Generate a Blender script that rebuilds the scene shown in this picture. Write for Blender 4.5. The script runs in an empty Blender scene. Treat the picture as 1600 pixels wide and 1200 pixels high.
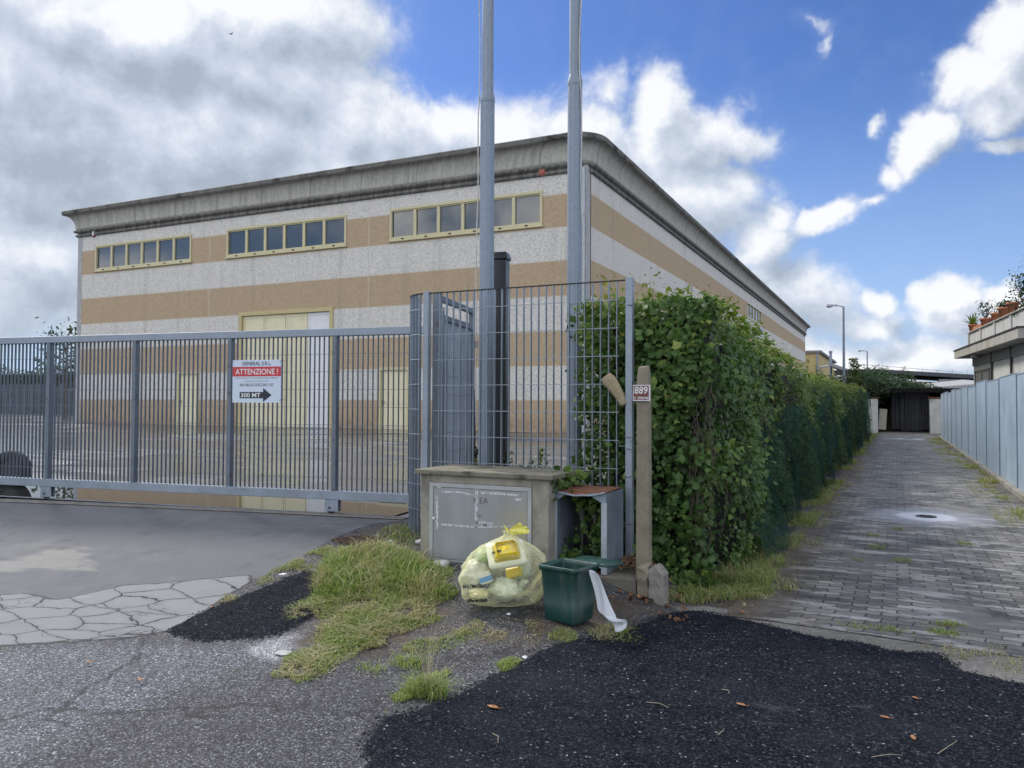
import bpy, math, random
import numpy as np
from mathutils import Vector, Matrix, noise as mnoise
from mathutils.bvhtree import BVHTree
random.seed(7); rng = np.random.default_rng(7)
SC = bpy.context.scene; COL = SC.collection
rad = math.radians

# ------------------------------------------------------------------ camera
FPX, YAW, PITCH, ROLL = 1240.0, 0.4513, 0.02575, 0.00456
EYE = np.array([0, 0, 1.55])
def cam_axes():
    cy, sy = math.cos(YAW), math.sin(YAW)
    fw = np.array([-sy*math.cos(PITCH), cy*math.cos(PITCH), math.sin(PITCH)])
    r0 = np.array([cy, sy, 0.0]); u0 = np.cross(r0, fw)
    return (r0*math.cos(ROLL)+u0*math.sin(ROLL), -r0*math.sin(ROLL)+u0*math.cos(ROLL), fw)
CR, CU, CF = cam_axes()
cd = bpy.data.cameras.new('camera'); cam = bpy.data.objects.new('camera', cd); COL.objects.link(cam)
cd.sensor_width = 36; cd.lens = FPX/1600*36; cd.clip_end = 2000; cd.clip_start = .05
M = Matrix([[CR[i], CU[i], -CF[i], EYE[i]] for i in range(3)] + [[0, 0, 0, 1]])
cam.matrix_world = M; SC.camera = cam

# ------------------------------------------------------------------ node helper
class NT:
    def __init__(s, nt): s.nt = nt
    def n(s, typ, ins=None, **props):
        nd = s.nt.nodes.new(typ)
        for k, v in props.items(): setattr(nd, k, v)
        for k, v in (ins or {}).items():
            sk = nd.inputs[k]
            if isinstance(v, bpy.types.NodeSocket): s.nt.links.new(v, sk)
            elif isinstance(v, bpy.types.Node): s.nt.links.new(v.outputs[0], sk)
            else: sk.default_value = v
        return nd
    def m(s, op, a, b=None, c=None, clamp=False):
        i = {0: a}
        if b is not None: i[1] = b
        if c is not None: i[2] = c
        return s.n('ShaderNodeMath', i, operation=op, use_clamp=clamp).outputs[0]
    def v(s, op, a, b=None, **k):
        i = {0: a}
        if b is not None: i[1] = b
        nd = s.n('ShaderNodeVectorMath', i, operation=op)
        return nd.outputs[1] if op in ('LENGTH', 'DOT_PRODUCT', 'DISTANCE') else nd.outputs[0]
    def mix(s, f, a, b, mode='MIX'):
        def c(x): return (x[0], x[1], x[2], 1) if isinstance(x, (tuple, list)) and len(x) == 3 else x
        return s.n('ShaderNodeMix', {0: f, 6: c(a), 7: c(b)}, data_type='RGBA', blend_type=mode).outputs[2]
    def noise(s, vec, scale, detail=4, rough=.55, dist=0, color=False):
        nd = s.n('ShaderNodeTexNoise', {'Vector': vec, 'Scale': scale, 'Detail': detail, 'Roughness': rough, 'Distortion': dist})
        return nd.outputs['Color' if color else 'Fac']
    def vor(s, vec, scale, feature='F1', out='Distance', rnd=1.0):
        nd = s.n('ShaderNodeTexVoronoi', {'Vector': vec, 'Scale': scale, 'Randomness': rnd}, feature=feature)
        return nd.outputs[out]
    def mr(s, v, a, b, c=0., d=1., smooth=False):
        return s.n('ShaderNodeMapRange', {0: v, 1: a, 2: b, 3: c, 4: d}, interpolation_type='SMOOTHSTEP' if smooth else 'LINEAR', clamp=True).outputs[0]
    def ramp(s, f, stops, interp='LINEAR'):
        nd = s.n('ShaderNodeValToRGB', {0: f}); cr = nd.color_ramp; cr.interpolation = interp
        while len(cr.elements) < len(stops): cr.elements.new(.5)
        for e, (p, c) in zip(cr.elements, stops):
            e.position = p; e.color = (*c, 1) if len(c) == 3 else c
        return nd.outputs[0]
    def scale(s, vec, sc, loc=(0, 0, 0), rot=(0, 0, 0)):
        return s.n('ShaderNodeMapping', {'Vector': vec, 'Scale': sc, 'Location': loc, 'Rotation': rot}).outputs[0]

def px_dir(px, py):
    d = CF*FPX + CR*(px-800) - CU*(py-600)
    return d/np.linalg.norm(d)

# ------------------------------------------------------------------ world
SUN_AZ, SUN_EL = rad(-66), rad(42)       # azimuth from +Y towards +X
w = bpy.data.worlds.new('World'); SC.world = w; w.use_nodes = True
nt = w.node_tree; nt.nodes.clear(); T = NT(nt)
sky = T.n('ShaderNodeTexSky', sky_type='NISHITA', sun_disc=False, sun_elevation=SUN_EL, sun_rotation=SUN_AZ, altitude=20, air_density=1.0, dust_density=.6, ozone_density=2.2)
geo = T.n('ShaderNodeTexCoord').outputs['Generated']
sep = T.n('ShaderNodeSeparateXYZ', {0: geo})
az = T.m('ARCTAN2', sep.outputs[0], sep.outputs[1]); el = T.m('ARCSINE', sep.outputs[2])
ae = T.n('ShaderNodeCombineXYZ', {0: az, 1: el, 2: 0.0}).outputs[0]
def azel(px, py):
    d = px_dir(px, py); return math.atan2(d[0], d[1]), math.asin(d[2])
# cloud masses: centre, half width, half height (photo-size units), tilt, weight, thickness
CL = [(60, 190, 420, 240, 0, 1.25, .9), (300, 240, 330, 190, 0, 1.2, .8), (60, 420, 330, 200, 0, 1.0, .45), (150, 20, 420, 110, 0, 1.2, .1), (440, 30, 190, 110, -12, 1.15, .05), (400, 110, 230, 110, 5, 1.0, .2),
      (590, 190, 210, 90, 12, 1.15, .2), (500, 290, 330, 110, 10, 1.1, .7), (700, 205, 130, 75, 8, 1.0, .05), (800, 240, 150, 100, 10, .95, .2), (930, 140, 80, 60, 0, .55, .1),
      (930, 230, 110, 90, 0, .95, .2), (1030, 170, 70, 85, -8, 1.15, .0), (1055, 230, 110, 90, 0, 1.05, .35), (1140, 225, 85, 48, 5, .8, .55), (1060, 330, 170, 95, 20, 1.0, .3),
      (1125, 300, 75, 55, 30, .85, .1), (1190, 390, 70, 70, 0, 1.1, .05), (1215, 350, 40, 38, 0, .95, .0), (1290, 350, 75, 36, -22, 1.0, .0), (1310, 335, 40, 30, 0, .85, .0), (1360, 325, 55, 17, -28, .6, .1),
      (1240, 470, 130, 75, 10, .95, .6), (1570, 60, 80, 95, 20, 1.15, .05), (1510, 120, 70, 70, -20, 1.1, .05), (1545, 160, 85, 60, -30, 1.0, .2), (1450, 215, 80, 45, -45, 1.05, .1), (1395, 270, 34, 34, -60, .8, .2), (1378, 188, 22, 22, 0, .6, 0), (1560, 215, 80, 24, -5, .75, .5),
      (1480, 465, 75, 40, -15, 1.05, .0), (1560, 470, 70, 38, 5, 1.0, .0), (1530, 500, 150, 50, 5, .95, .25), (1362, 470, 45, 32, 10, .95, .0), (1345, 505, 80, 40, 0, .9, .1), (1400, 565, 330, 62, 0, .95, .3), (1640, 500, 120, 50, 0, .9, .2),
      (1262, 52, 36, 24, 30, .46, .1), (1272, 92, 15, 26, 0, .42, .1), (1165, 545, 120, 60, 0, .9, .3), (780, 420, 400, 140, 0, 1.0, .5)]
def density_group():
    g = bpy.data.node_groups.new('cloud_mass', 'ShaderNodeTree')
    g.interface.new_socket('P', in_out='INPUT', socket_type='NodeSocketVector')
    g.interface.new_socket('D', in_out='OUTPUT', socket_type='NodeSocketFloat')
    g.interface.new_socket('Thick', in_out='OUTPUT', socket_type='NodeSocketFloat')
    g.interface.new_socket('Far', in_out='OUTPUT', socket_type='NodeSocketFloat')
    t = NT(g); gi = g.nodes.new('NodeGroupInput'); go = g.nodes.new('NodeGroupOutput')
    p = gi.outputs[0]
    wv = t.v('SCALE', t.v('SUBTRACT', t.noise(p, 5.5, 5, .6, color=True), (.5, .5, .5))); wv.node.inputs['Scale'].default_value = .13
    q = t.v('MULTIPLY', t.v('ADD', p, wv), (1, 1, 0))
    acc = None; th = None
    for cx, cy, rx, ry, rot, wt, tk in CL:
        a, e = azel(cx, cy)
        a2, e2 = azel(cx+30, cy); sc = math.hypot(a2-a, (e2-e))/30
        mp = t.n('ShaderNodeMapping', {'Vector': q, 'Location': (a, e, 0), 'Rotation': (0, 0, rad(-rot)), 'Scale': (rx*sc*1.35, ry*sc*1.35, 1)}, vector_type='TEXTURE')
        sp = t.n('ShaderNodeTexGradient', {0: mp.outputs[0]}, gradient_type='SPHERICAL').outputs['Fac']
        s1 = t.m('MULTIPLY', sp, wt); s2 = t.m('MULTIPLY', sp, tk)
        acc = s1 if acc is None else t.m('SMOOTH_MAX', acc, s1, .12)
        th = s2 if th is None else t.m('SMOOTH_MAX', th, s2, .12)
    n1 = t.noise(p, 10, 6, .62, .2)
    # away from this part of the sky: broken cloud
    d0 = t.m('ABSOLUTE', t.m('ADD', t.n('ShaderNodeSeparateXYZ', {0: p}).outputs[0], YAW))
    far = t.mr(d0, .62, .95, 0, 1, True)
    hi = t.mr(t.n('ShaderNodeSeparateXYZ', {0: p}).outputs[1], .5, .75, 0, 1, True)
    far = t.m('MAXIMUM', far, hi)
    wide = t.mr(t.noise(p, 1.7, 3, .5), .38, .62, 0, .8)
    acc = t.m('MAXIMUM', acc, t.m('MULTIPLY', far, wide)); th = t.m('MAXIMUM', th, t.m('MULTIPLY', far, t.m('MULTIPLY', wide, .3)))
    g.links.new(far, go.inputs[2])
    d = t.m('ADD', acc, t.m('MULTIPLY', t.m('SUBTRACT', n1, .5), 1.0))
    g.links.new(d, go.inputs[0]); g.links.new(th, go.inputs[1]); return g
grp = density_group()
def dens(p): 
    nd = nt.nodes.new('ShaderNodeGroup'); nd.node_tree = grp; nt.links.new(p, nd.inputs[0]); return nd.outputs
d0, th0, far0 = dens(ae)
d1, _, _ = dens(T.v('ADD', ae, (-.022, .030, 0)))
alpha = T.m('ADD', T.m('MULTIPLY', T.mr(d0, .22, .62, 0, 1, True), .86), T.mr(d0, -.05, .75, 0, .14, True))
lit = T.m('ADD', .54, T.m('MULTIPLY', T.m('SUBTRACT', d0, d1), 1.35))
soft = T.noise(ae, 4.2, 5, .55)
grey = T.mr(T.m('ADD', th0, T.m('MULTIPLY', T.m('SUBTRACT', soft, .5), .9)), .15, .75, 0, 1, True)
lit = T.m('SUBTRACT', lit, T.m('MULTIPLY', grey, .27), clamp=False)
body = T.mr(d0, .3, 1.1, .12, -.06)
curl = T.noise(ae, 26, 5, .6, .6)
lit = T.m('ADD', lit, T.m('MULTIPLY', T.m('SUBTRACT', curl, .5), .55))
lit = T.m('ADD', lit, body, clamp=True)
ccol = T.ramp(lit, [(0, (.21, .24, .285)), (.3, (.265, .30, .35)), (.6, (.34, .37, .425)), (.82, (.435, .455, .485)), (1, (.495, .50, .51))])
# cloud overhead and out of view, brightened and warmed as added fill light
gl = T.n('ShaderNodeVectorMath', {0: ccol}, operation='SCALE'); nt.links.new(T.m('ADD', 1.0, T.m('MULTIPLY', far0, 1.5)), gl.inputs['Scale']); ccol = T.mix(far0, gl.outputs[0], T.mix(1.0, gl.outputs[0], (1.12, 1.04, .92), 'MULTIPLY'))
SKYS = .068
skc = T.n('ShaderNodeVectorMath', {0: sky.outputs[0]}, operation='SCALE'); skc.inputs['Scale'].default_value = SKYS
tint = T.mix(1.0, skc.outputs[0], (.43, .59, .92), 'MULTIPLY')
veil = T.mr(el, .0, .40, .62, 0.0, True)
tint = T.mix(veil, tint, (.27, .37, .52))
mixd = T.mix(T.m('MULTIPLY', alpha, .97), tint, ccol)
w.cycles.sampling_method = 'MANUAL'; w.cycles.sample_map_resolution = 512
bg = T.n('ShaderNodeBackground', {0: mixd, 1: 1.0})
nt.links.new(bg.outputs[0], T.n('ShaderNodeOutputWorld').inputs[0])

sd = bpy.data.lights.new('sun', 'SUN'); sd.energy = 1.5; sd.angle = rad(11); sd.color = (1, .94, .84)
so = bpy.data.objects.new('sun', sd); COL.objects.link(so)
sv = Vector((math.sin(SUN_AZ)*math.cos(SUN_EL), math.cos(SUN_AZ)*math.cos(SUN_EL), math.sin(SUN_EL)))
so.rotation_euler = sv.to_track_quat('Z', 'Y').to_euler(); so.location = (0, 0, 30)
vs = SC.view_settings; vs.view_transform = 'Standard'; vs.look = 'None'; vs.gamma = 1; vs.exposure = 1.0

# ------------------------------------------------------------------ terrain and ray helpers
def ss(a, b, x):
    t = np.clip((np.asarray(x, float)-a)/(b-a), 0, 1); return t*t*(3-2*t)
GR, GL = np.array([-4.70, 7.28]), np.array([-10.57, 6.43])       # gate line
GD = (GR-GL)/np.linalg.norm(GR-GL); GN = np.array([-GD[1], GD[0]])
def gate_dist(x, y): return (x-GR[0])*GN[0]+(y-GR[1])*GN[1]
def H(x, y):
    x = np.asarray(x, float); y = np.asarray(y, float)
    k = 1-ss(-2.5, -1.35, x)
    g = .33*ss(3.6, 7.0, y)+.27*np.clip((y-9.5)/15.3, 0, 1)
    gd = gate_dist(x, y)
    dip = .022*ss(-.12, .02, gd)*(1-ss(1.3, 1.9, gd))*(1-ss(-4.6, -4.0, x))
    return k*g - dip
def ray_plane(px, py, p0, n):
    d = px_dir(px, py); p0 = np.asarray(p0, float); n = np.asarray(n, float)
    return EYE + d*(((p0-EYE)@n)/(d@n))
def G(px, py):
    d = px_dir(px, py); z = 0.0
    for _ in range(60):
        p = EYE + d*((z-EYE[2])/d[2]); z = z*.5+float(H(p[0], p[1]))*.5
    return p
def atY(px, py, Y): return ray_plane(px, py, (0, Y, 0), (0, 1, 0))
def atX(px, py, X): return ray_plane(px, py, (X, 0, 0), (1, 0, 0))
def atD(px, py, D):
    d = px_dir(px, py); return EYE+d*(D/(d@CF))

# ------------------------------------------------------------------ object helpers
def link(o, parent=None):
    COL.objects.link(o)
    if parent: o.parent = parent
    return o
def tag(o, label=None, cat=None, group=None, kind=None):
    if label: o['label'] = label
    if cat: o['category'] = cat
    if group: o['group'] = group
    if kind: o['kind'] = kind
    return o
def empty(name, loc=(0, 0, 0), rz=0):
    o = bpy.data.objects.new(name, None); o.location = loc; o.rotation_euler = (0, 0, rz); o.empty_display_size = .1
    return link(o)
class MB:
    def __init__(s): s.v = []; s.f = []; s.sm = []
    def add(s, vs, fs, smooth=False, mat=None):
        b = len(s.v)
        for p in vs:
            p = Vector(p)
            s.v.append(tuple(mat @ p if mat is not None else p))
        for f in fs: s.f.append(tuple(i+b for i in f)); s.sm.append(smooth)
        return s
    def box(s, x0, x1, y0, y1, z0, z1, mat=None):
        return s.add([(x0, y0, z0), (x1, y0, z0), (x1, y1, z0), (x0, y1, z0), (x0, y0, z1), (x1, y0, z1), (x1, y1, z1), (x0, y1, z1)],
                     [(0, 3, 2, 1), (4, 5, 6, 7), (0, 1, 5, 4), (1, 2, 6, 5), (2, 3, 7, 6), (3, 0, 4, 7)], False, mat)
    def tube(s, p0, p1, r0, r1=None, n=12, cap=True, mat=None):
        r1 = r0 if r1 is None else r1
        p0 = Vector(p0); p1 = Vector(p1); d = (p1-p0).normalized()
        a = d.orthogonal().normalized(); b = d.cross(a); vs = []
        for p, r in ((p0, r0), (p1, r1)):
            for i in range(n):
                t = 2*math.pi*i/n; vs.append(p+a*math.cos(t)*r+b*math.sin(t)*r)
        s.add(vs, [(i, (i+1) % n, n+(i+1) % n, n+i) for i in range(n)], True, mat)
        if cap: s.add(vs, [tuple(range(n-1, -1, -1)), tuple(range(n, 2*n))], False, mat)
        return s
    def path(s, pts, r, n=6, mat=None):
        pts = [Vector(p) for p in pts]; rr = r if hasattr(r, '__len__') else [r]*len(pts)
        vs = []
        for k, p in enumerate(pts):
            d = (pts[min(k+1, len(pts)-1)]-pts[max(k-1, 0)]).normalized()
            a = d.cross(Vector((.3, .2, 1) if abs(d.z) < .9 else (1, .1, 0))).normalized(); b = d.cross(a)
            for i in range(n):
                t = 2*math.pi*i/n; vs.append(p+a*math.cos(t)*rr[k]+b*math.sin(t)*rr[k])
        fs = [(k*n+i, k*n+(i+1) % n, (k+1)*n+(i+1) % n, (k+1)*n+i) for k in range(len(pts)-1) for i in range(n)]
        s.add(vs, fs, True, mat); return s
    def lathe(s, prof, n=20, mat=None, cx=0, cy=0):
        vs = [(cx+r*math.cos(2*math.pi*i/n), cy+r*math.sin(2*math.pi*i/n), z) for r, z in prof for i in range(n)]
        fs = [(k*n+i, k*n+(i+1) % n, (k+1)*n+(i+1) % n, (k+1)*n+i) for k in range(len(prof)-1) for i in range(n)]
        return s.add(vs, fs, True, mat)
    def prism(s, poly, z0, z1, mat=None):
        n = len(poly); vs = [(x, y, z0) for x, y in poly]+[(x, y, z1) for x, y in poly]
        return s.add(vs, [tuple(range(n-1, -1, -1)), tuple(range(n, 2*n))]+[(i, (i+1) % n, n+(i+1) % n, n+i) for i in range(n)], False, mat)
    def build(s, name, mat, parent=None, loc=None, bevel=0, seg=2):
        me = bpy.data.meshes.new(name); me.from_pydata(s.v, [], s.f); me.update()
        me.polygons.foreach_set('use_smooth', s.sm)
        if mat: me.materials.append(mat)
        o = bpy.data.objects.new(name, me); link(o, parent)
        if loc is not None: o.location = loc
        if bevel:
            b = o.modifiers.new('bevel', 'BEVEL'); b.width = bevel; b.segments = seg; b.limit_method = 'ANGLE'; b.angle_limit = rad(40)
        return o
def np_mesh(name, V, F, mat, parent=None, smooth=False, col=None, uv=None):
    """V (n,3), F (m,k) same size faces"""
    me = bpy.data.meshes.new(name); n, k = F.shape
    me.vertices.add(len(V)); me.vertices.foreach_set('co', np.asarray(V, np.float32).ravel())
    me.loops.add(n*k); me.loops.foreach_set('vertex_index', F.astype(np.int32).ravel())
    me.polygons.add(n); me.polygons.foreach_set('loop_start', np.arange(0, n*k, k, dtype=np.int32)); me.polygons.foreach_set('loop_total', np.full(n, k, np.int32))
    me.update(calc_edges=True)
    me.polygons.foreach_set('use_smooth', np.full(n, smooth))
    if col is not None:
        a = me.attributes.new('tint', 'FLOAT', 'FACE'); a.data.foreach_set('value', col.astype(np.float32))
    if mat: me.materials.append(mat)
    me.validate()
    o = bpy.data.objects.new(name, me); return link(o, parent)

def text_mesh(s, width, height, bold=0.0, shear=0.0):
    """flat text polygons fitted to width x height, centred, in the XY plane"""
    cu = bpy.data.curves.new('lettering', 'FONT'); cu.body = s; cu.size = 1; cu.offset = bold; cu.shear = shear
    cu.resolution_u = 3
    o = bpy.data.objects.new('lettering', cu); COL.objects.link(o)
    dg = bpy.context.evaluated_depsgraph_get(); me = bpy.data.meshes.new_from_object(o.evaluated_get(dg))
    bpy.data.objects.remove(o); bpy.data.curves.remove(cu)
    co = np.array([v.co[:] for v in me.vertices]); lo, hi = co.min(0), co.max(0)
    sc = np.array([width/(hi[0]-lo[0]), height/(hi[1]-lo[1]), 1]); mid = (lo+hi)/2
    co = (co-mid)*sc
    fs = [tuple(p.vertices) for p in me.polygons]; bpy.data.meshes.remove(me)
    return co, fs
def put_text(mb, s, cx, cz, width, height, y, bold=0.0, shear=0.0, rot=0.0):
    """text facing -Y placed at x=cx, z=cz"""
    co, fs = text_mesh(s, width, height, bold, shear); c, q = math.cos(rot), math.sin(rot)
    mb.add([(cx+p[0]*c-p[1]*q, y, cz+p[0]*q+p[1]*c) for p in co], fs)

# ------------------------------------------------------------------ materials
def new_mat(name):
    m = bpy.data.materials.new(name); m.use_nodes = True; m.node_tree.nodes.clear()
    t = NT(m.node_tree); out = t.n('ShaderNodeOutputMaterial'); return m, t, out
def principled(t, out, base, rough=.6, metal=0, normal=None, **kw):
    i = {'Base Color': (*base, 1) if isinstance(base, tuple) and len(base) == 3 else base, 'Roughness': rough, 'Metallic': metal}
    if normal is not None: i['Normal'] = normal
    i.update(kw); p = t.n('ShaderNodeBsdfPrincipled', i); t.nt.links.new(p.outputs[0], out.inputs[0]); return p
def bump(t, h, strength=.3, dist=.01):
    return t.n('ShaderNodeBump', {'Height': h, 'Strength': strength, 'Distance': dist}).outputs[0]
def obj_vec(t): return t.n('ShaderNodeTexCoord').outputs['Object']
def simple(name, c, rough=.6, metal=0, var=.15, scale=6, bmp=.15, dirt=None, dirt_amt=.4, fine=60, streak=0, **kw):
    m, t, out = new_mat(name); v = obj_vec(t)
    n1 = t.noise(v, scale, 5, .6); n2 = t.noise(v, fine, 3, .6)
    lo = tuple(x*(1-var*1.6) for x in c); hi = tuple(min(1, x*(1+var*1.2)) for x in c)
    col = t.ramp(t.m('ADD', t.m('MULTIPLY', n1, .7), t.m('MULTIPLY', n2, .3)), [(.3, lo), (.5, c), (.7, hi)])
    if dirt:
        vv = t.scale(v, (1, 1, .12)) if streak else v
        d = t.mr(t.noise(vv, scale*(2 if streak else .6), 6, .7), .50, .72, 0, dirt_amt, True)
        col = t.mix(d, col, dirt)
    r = t.mr(n1, .3, .7, max(.05, rough-.08), min(1, rough+.1))
    principled(t, out, col, r, metal, bump(t, n2, bmp, .004) if bmp else None, **kw); return m
def galv(name, c=(.36, .41, .49), rust=.0):
    m, t, out = new_mat(name); v = obj_vec(t)
    sp = t.vor(t.v('ADD', v, t.v('SCALE', t.noise(v, 20, 2, .5, color=True))), 26, out='Color')
    f = t.n('ShaderNodeSeparateColor', {0: sp}).outputs[0]
    n1 = t.noise(v, 3, 6, .65); f = t.m('ADD', t.m('MULTIPLY', f, .3), t.m('MULTIPLY', n1, .7))
    col = t.ramp(f, [(.25, tuple(x*.68 for x in c)), (.5, c), (.8, tuple(min(1, x*1.3) for x in c))])
    if rust:
        col = t.mix(t.mr(t.noise(v, 9, 6, .7), .62-rust*.2, .74-rust*.2, 0, .85, True), col, (.10, .06, .045))
    principled(t, out, col, t.mr(n1, .3, .7, .38, .62), .45, bump(t, n1, .06, .004)); return m
M_galv = galv('galvanised_steel', (.27, .315, .375)); M_galv_dark = galv('weathered_steel', (.15, .18, .22), .25); M_pole = galv('pole_steel', (.235, .28, .34))
M_black = simple('black_paint', (.012, .014, .02), .35, 0, .2, 5, .05)
M_rubber = simple('rubber', (.012, .013, .016), .8, 0, .3, 8, .2)
M_dark = simple('dark_metal', (.03, .03, .035), .5, .3, .3, 8, .1)
M_white = simple('white_plastic', (.72, .74, .76), .45, 0, .05, 8, .03)
M_rope = simple('rope', (.55, .55, .53), .9, 0, .2, 60, .2)
M_cream = simple('cream_metal', (.60, .545, .37), .45, 0, .06, 3, .04, dirt=(.30, .26, .18), dirt_amt=.25)
M_creamlt = simple('pale_cream_metal', (.72, .67, .46), .45, 0, .05, 3, .04, dirt=(.35, .3, .2), dirt_amt=.2)
M_yframe = simple('ochre_frame', (.50, .42, .21), .5, 0, .08, 3, .04)
M_terra = simple('terracotta', (.40, .15, .08), .8, 0, .2, 8, .2, dirt=(.25, .2, .17))
M_leafbrown = simple('dry_leaf', (.33, .15, .06), .7, 0, .35, 30, .1)
M_stone = simple('stone', (.40, .40, .41), .85, 0, .25, 10, .4)

def leaf_mat(name, stops, rough=.45, transl=.25):
    m, t, out = new_mat(name)
    a = t.n('ShaderNodeAttribute', attribute_name='tint').outputs['Fac']
    n = t.noise(obj_vec(t), 1.3, 3, .6)
    c = t.ramp(t.m('ADD', t.m('MULTIPLY', a, .75), t.m('MULTIPLY', n, .35)), stops)
    p = t.n('ShaderNodeBsdfPrincipled', {'Base Color': c, 'Roughness': rough, 'Specular IOR Level': .35})
    tr = t.n('ShaderNodeBsdfTranslucent', {0: t.mix(1.0, c, (1.25, 1.3, .55), 'MULTIPLY')})
    mx = t.n('ShaderNodeMixShader', {0: transl, 1: p.outputs[0], 2: tr.outputs[0]}); t.nt.links.new(mx.outputs[0], out.inputs[0]); return m
M_ivy = leaf_mat('ivy_leaf', [(.1, (.012, .026, .010)), (.36, (.034, .078, .020)), (.62, (.080, .155, .032)), (.82, (.17, .25, .05)), (.96, (.32, .34, .09)), (1, (.30, .13, .06))])
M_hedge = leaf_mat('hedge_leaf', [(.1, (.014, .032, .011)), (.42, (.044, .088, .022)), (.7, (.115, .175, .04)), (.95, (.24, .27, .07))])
M_darkleaf = leaf_mat('dark_leaf', [(.1, (.008, .018, .008)), (.5, (.022, .050, .016)), (.9, (.05, .10, .03))])
M_grass = leaf_mat('grass_blade', [(.05, (.07, .14, .025)), (.35, (.14, .25, .045)), (.55, (.26, .33, .09)), (.75, (.34, .32, .17)), (1, (.47, .42, .31))], .6, .3)
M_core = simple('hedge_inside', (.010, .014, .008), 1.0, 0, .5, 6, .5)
M_bark = simple('bark', (.10, .08, .06), .9, 0, .3, 12, .5)

def concrete(name, c=(.30, .29, .26), stain=(.10, .095, .08), amt=.6, sc=5):
    m, t, out = new_mat(name); v = obj_vec(t)
    n1 = t.noise(v, sc, 8, .68); n2 = t.noise(v, sc*14, 4, .65); n3 = t.noise(v, sc*.6, 4, .6)
    col = t.ramp(t.m('ADD', t.m('MULTIPLY', n1, .55), t.m('MULTIPLY', n2, .45)), [(.3, tuple(x*.6 for x in c)), (.52, c), (.72, tuple(min(1, x*1.35) for x in c))])
    col = t.mix(t.mr(n3, .48, .70, 0, amt, True), col, stain)
    pit = t.mr(t.vor(v, sc*16), .05, .25, 0, 1)
    principled(t, out, col, .88, 0, bump(t, t.m('ADD', n2, t.m('MULTIPLY', pit, .4)), .55, .006)); return m
M_conc = concrete('rough_concrete', (.33, .31, .265)); M_concmoss = concrete('mossy_concrete', (.19, .18, .135), (.03, .032, .02), .95, 7)
M_post = concrete('old_post_concrete', (.24, .215, .16), (.12, .105, .07), .5, 6)

# ================================================================== GROUND
def poly(pts): return np.array([G(x, y)[:2] for x, y in pts])
P_new = poly([(1078, 955), (1110, 957), (1160, 969), (1230, 985), (1290, 1000), (1340, 1004), (1395, 1018), (1468, 1022), (1500, 1048), (1560, 1062), (1640, 1078)])
P_new = np.vstack([P_new, [(3.5, 1.2), (-1.6, 1.0)], poly([(575, 1190), (572, 1160), (600, 1122), (660, 1108), (710, 1090), (760, 1062), (800, 1042), (850, 1015), (900, 1000), (960, 990), (1010, 972), (1045, 958)])])
P_small = poly([(262, 985), (285, 996), (320, 1003), (370, 1000), (425, 994), (470, 975), (500, 962), (540, 935), (520, 895), (475, 893), (445, 905), (400, 922), (345, 945), (300, 965)])
P_conc = poly([(-160, 940), (-60, 932), (0, 930), (40, 928), (90, 938), (130, 930), (190, 915), (250, 912), (320, 905), (390, 899), (392, 910), (350, 935), (320, 955), (270, 985), (210, 996), (150, 1001), (60, 1006), (0, 1010), (-160, 1020)])
P_drive = poly([(-700, 1000), (-160, 945), (0, 938), (90, 944), (190, 922), (320, 910), (398, 904), (440, 888), (490, 858), (540, 832), (590, 817), (648, 812), (652, 800), (640, 796), (400, 782), (100, 762), (-500, 740)])
P_grav = poly([(385, 1013), (420, 1000), (470, 985), (505, 980), (520, 1010), (480, 1028), (430, 1032), (400, 1026)])
P_dirt = poly([(560, 830), (655, 812), (660, 880), (705, 930), (720, 975), (790, 985), (840, 1000), (850, 1020), (780, 1010), (700, 1000), (620, 1020), (560, 1030), (500, 1050), (440, 1055), (450, 1010), (480, 960), (480, 900), (520, 860)])
P_dirt2 = poly([(830, 960), (900, 930), (990, 930), (1040, 900), (1060, 880), (1130, 905), (1200, 920), (1190, 960), (1120, 958), (1060, 952), (1010, 966), (960, 985), (880, 998), (820, 1005)])
P_thr = poly([(1050, 948), (1095, 945), (1210, 962), (1350, 985), (1480, 1003), (1700, 1030), (1700, 1110), (1500, 1060), (1380, 1030), (1200, 995), (1080, 965)])
P_cold = poly([(-200, 1030), (0, 1012), (200, 1000), (300, 1003), (380, 1006), (470, 1000), (440, 1040), (330, 1075), (200, 1120), (60, 1190), (-100, 1300), (-400, 1300)])
def sdf(X, Y, P):
    d = np.full(X.shape, 1e9); ins = np.zeros(X.shape, bool); n = len(P)
    for i in range(n):
        a = P[i]; b = P[(i+1) % n]; e = b-a
        t = np.clip(((X-a[0])*e[0]+(Y-a[1])*e[1])/(e@e+1e-12), 0, 1)
        d = np.minimum(d, np.hypot(X-a[0]-t*e[0], Y-a[1]-t*e[1]))
        c = ((a[1] > Y) != (b[1] > Y)) & (X < (b[0]-a[0])*(Y-a[1])/((b[1]-a[1]) if b[1] != a[1] else 1e-9)+a[0])
        ins ^= c
    return np.clip(np.where(ins, d, -d), -1, 1)
def spaced(lo, hi, st, far_lo, far_hi):
    a = list(np.arange(lo, hi, st)); x = lo; s = st
    while x > far_lo: s *= 1.25; x -= s; a.insert(0, x)
    x = a[-1]; s = st
    while x < far_hi: s *= 1.25; x += s; a.append(x)
    return np.array(a)
gx = spaced(-9.5, 3.2, .045, -700, 700); gy = spaced(1.6, 9.4, .045, -60, 1100)
XX, YY = np.meshgrid(gx, gy)
ZZ = H(XX, YY)
S = {k: sdf(XX, YY, P) for k, P in dict(new=P_new, small=P_small, conc=P_conc, drive=P_drive, grav=P_grav, dirt=P_dirt, dirt2=P_dirt2, thr=P_thr, cold=P_cold).items()}
ZZ = ZZ + .016*ss(-.01, .05, S['new']) + .010*ss(-.01, .05, S['small']) + .006*ss(-.02, .02, S['conc'])
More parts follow.
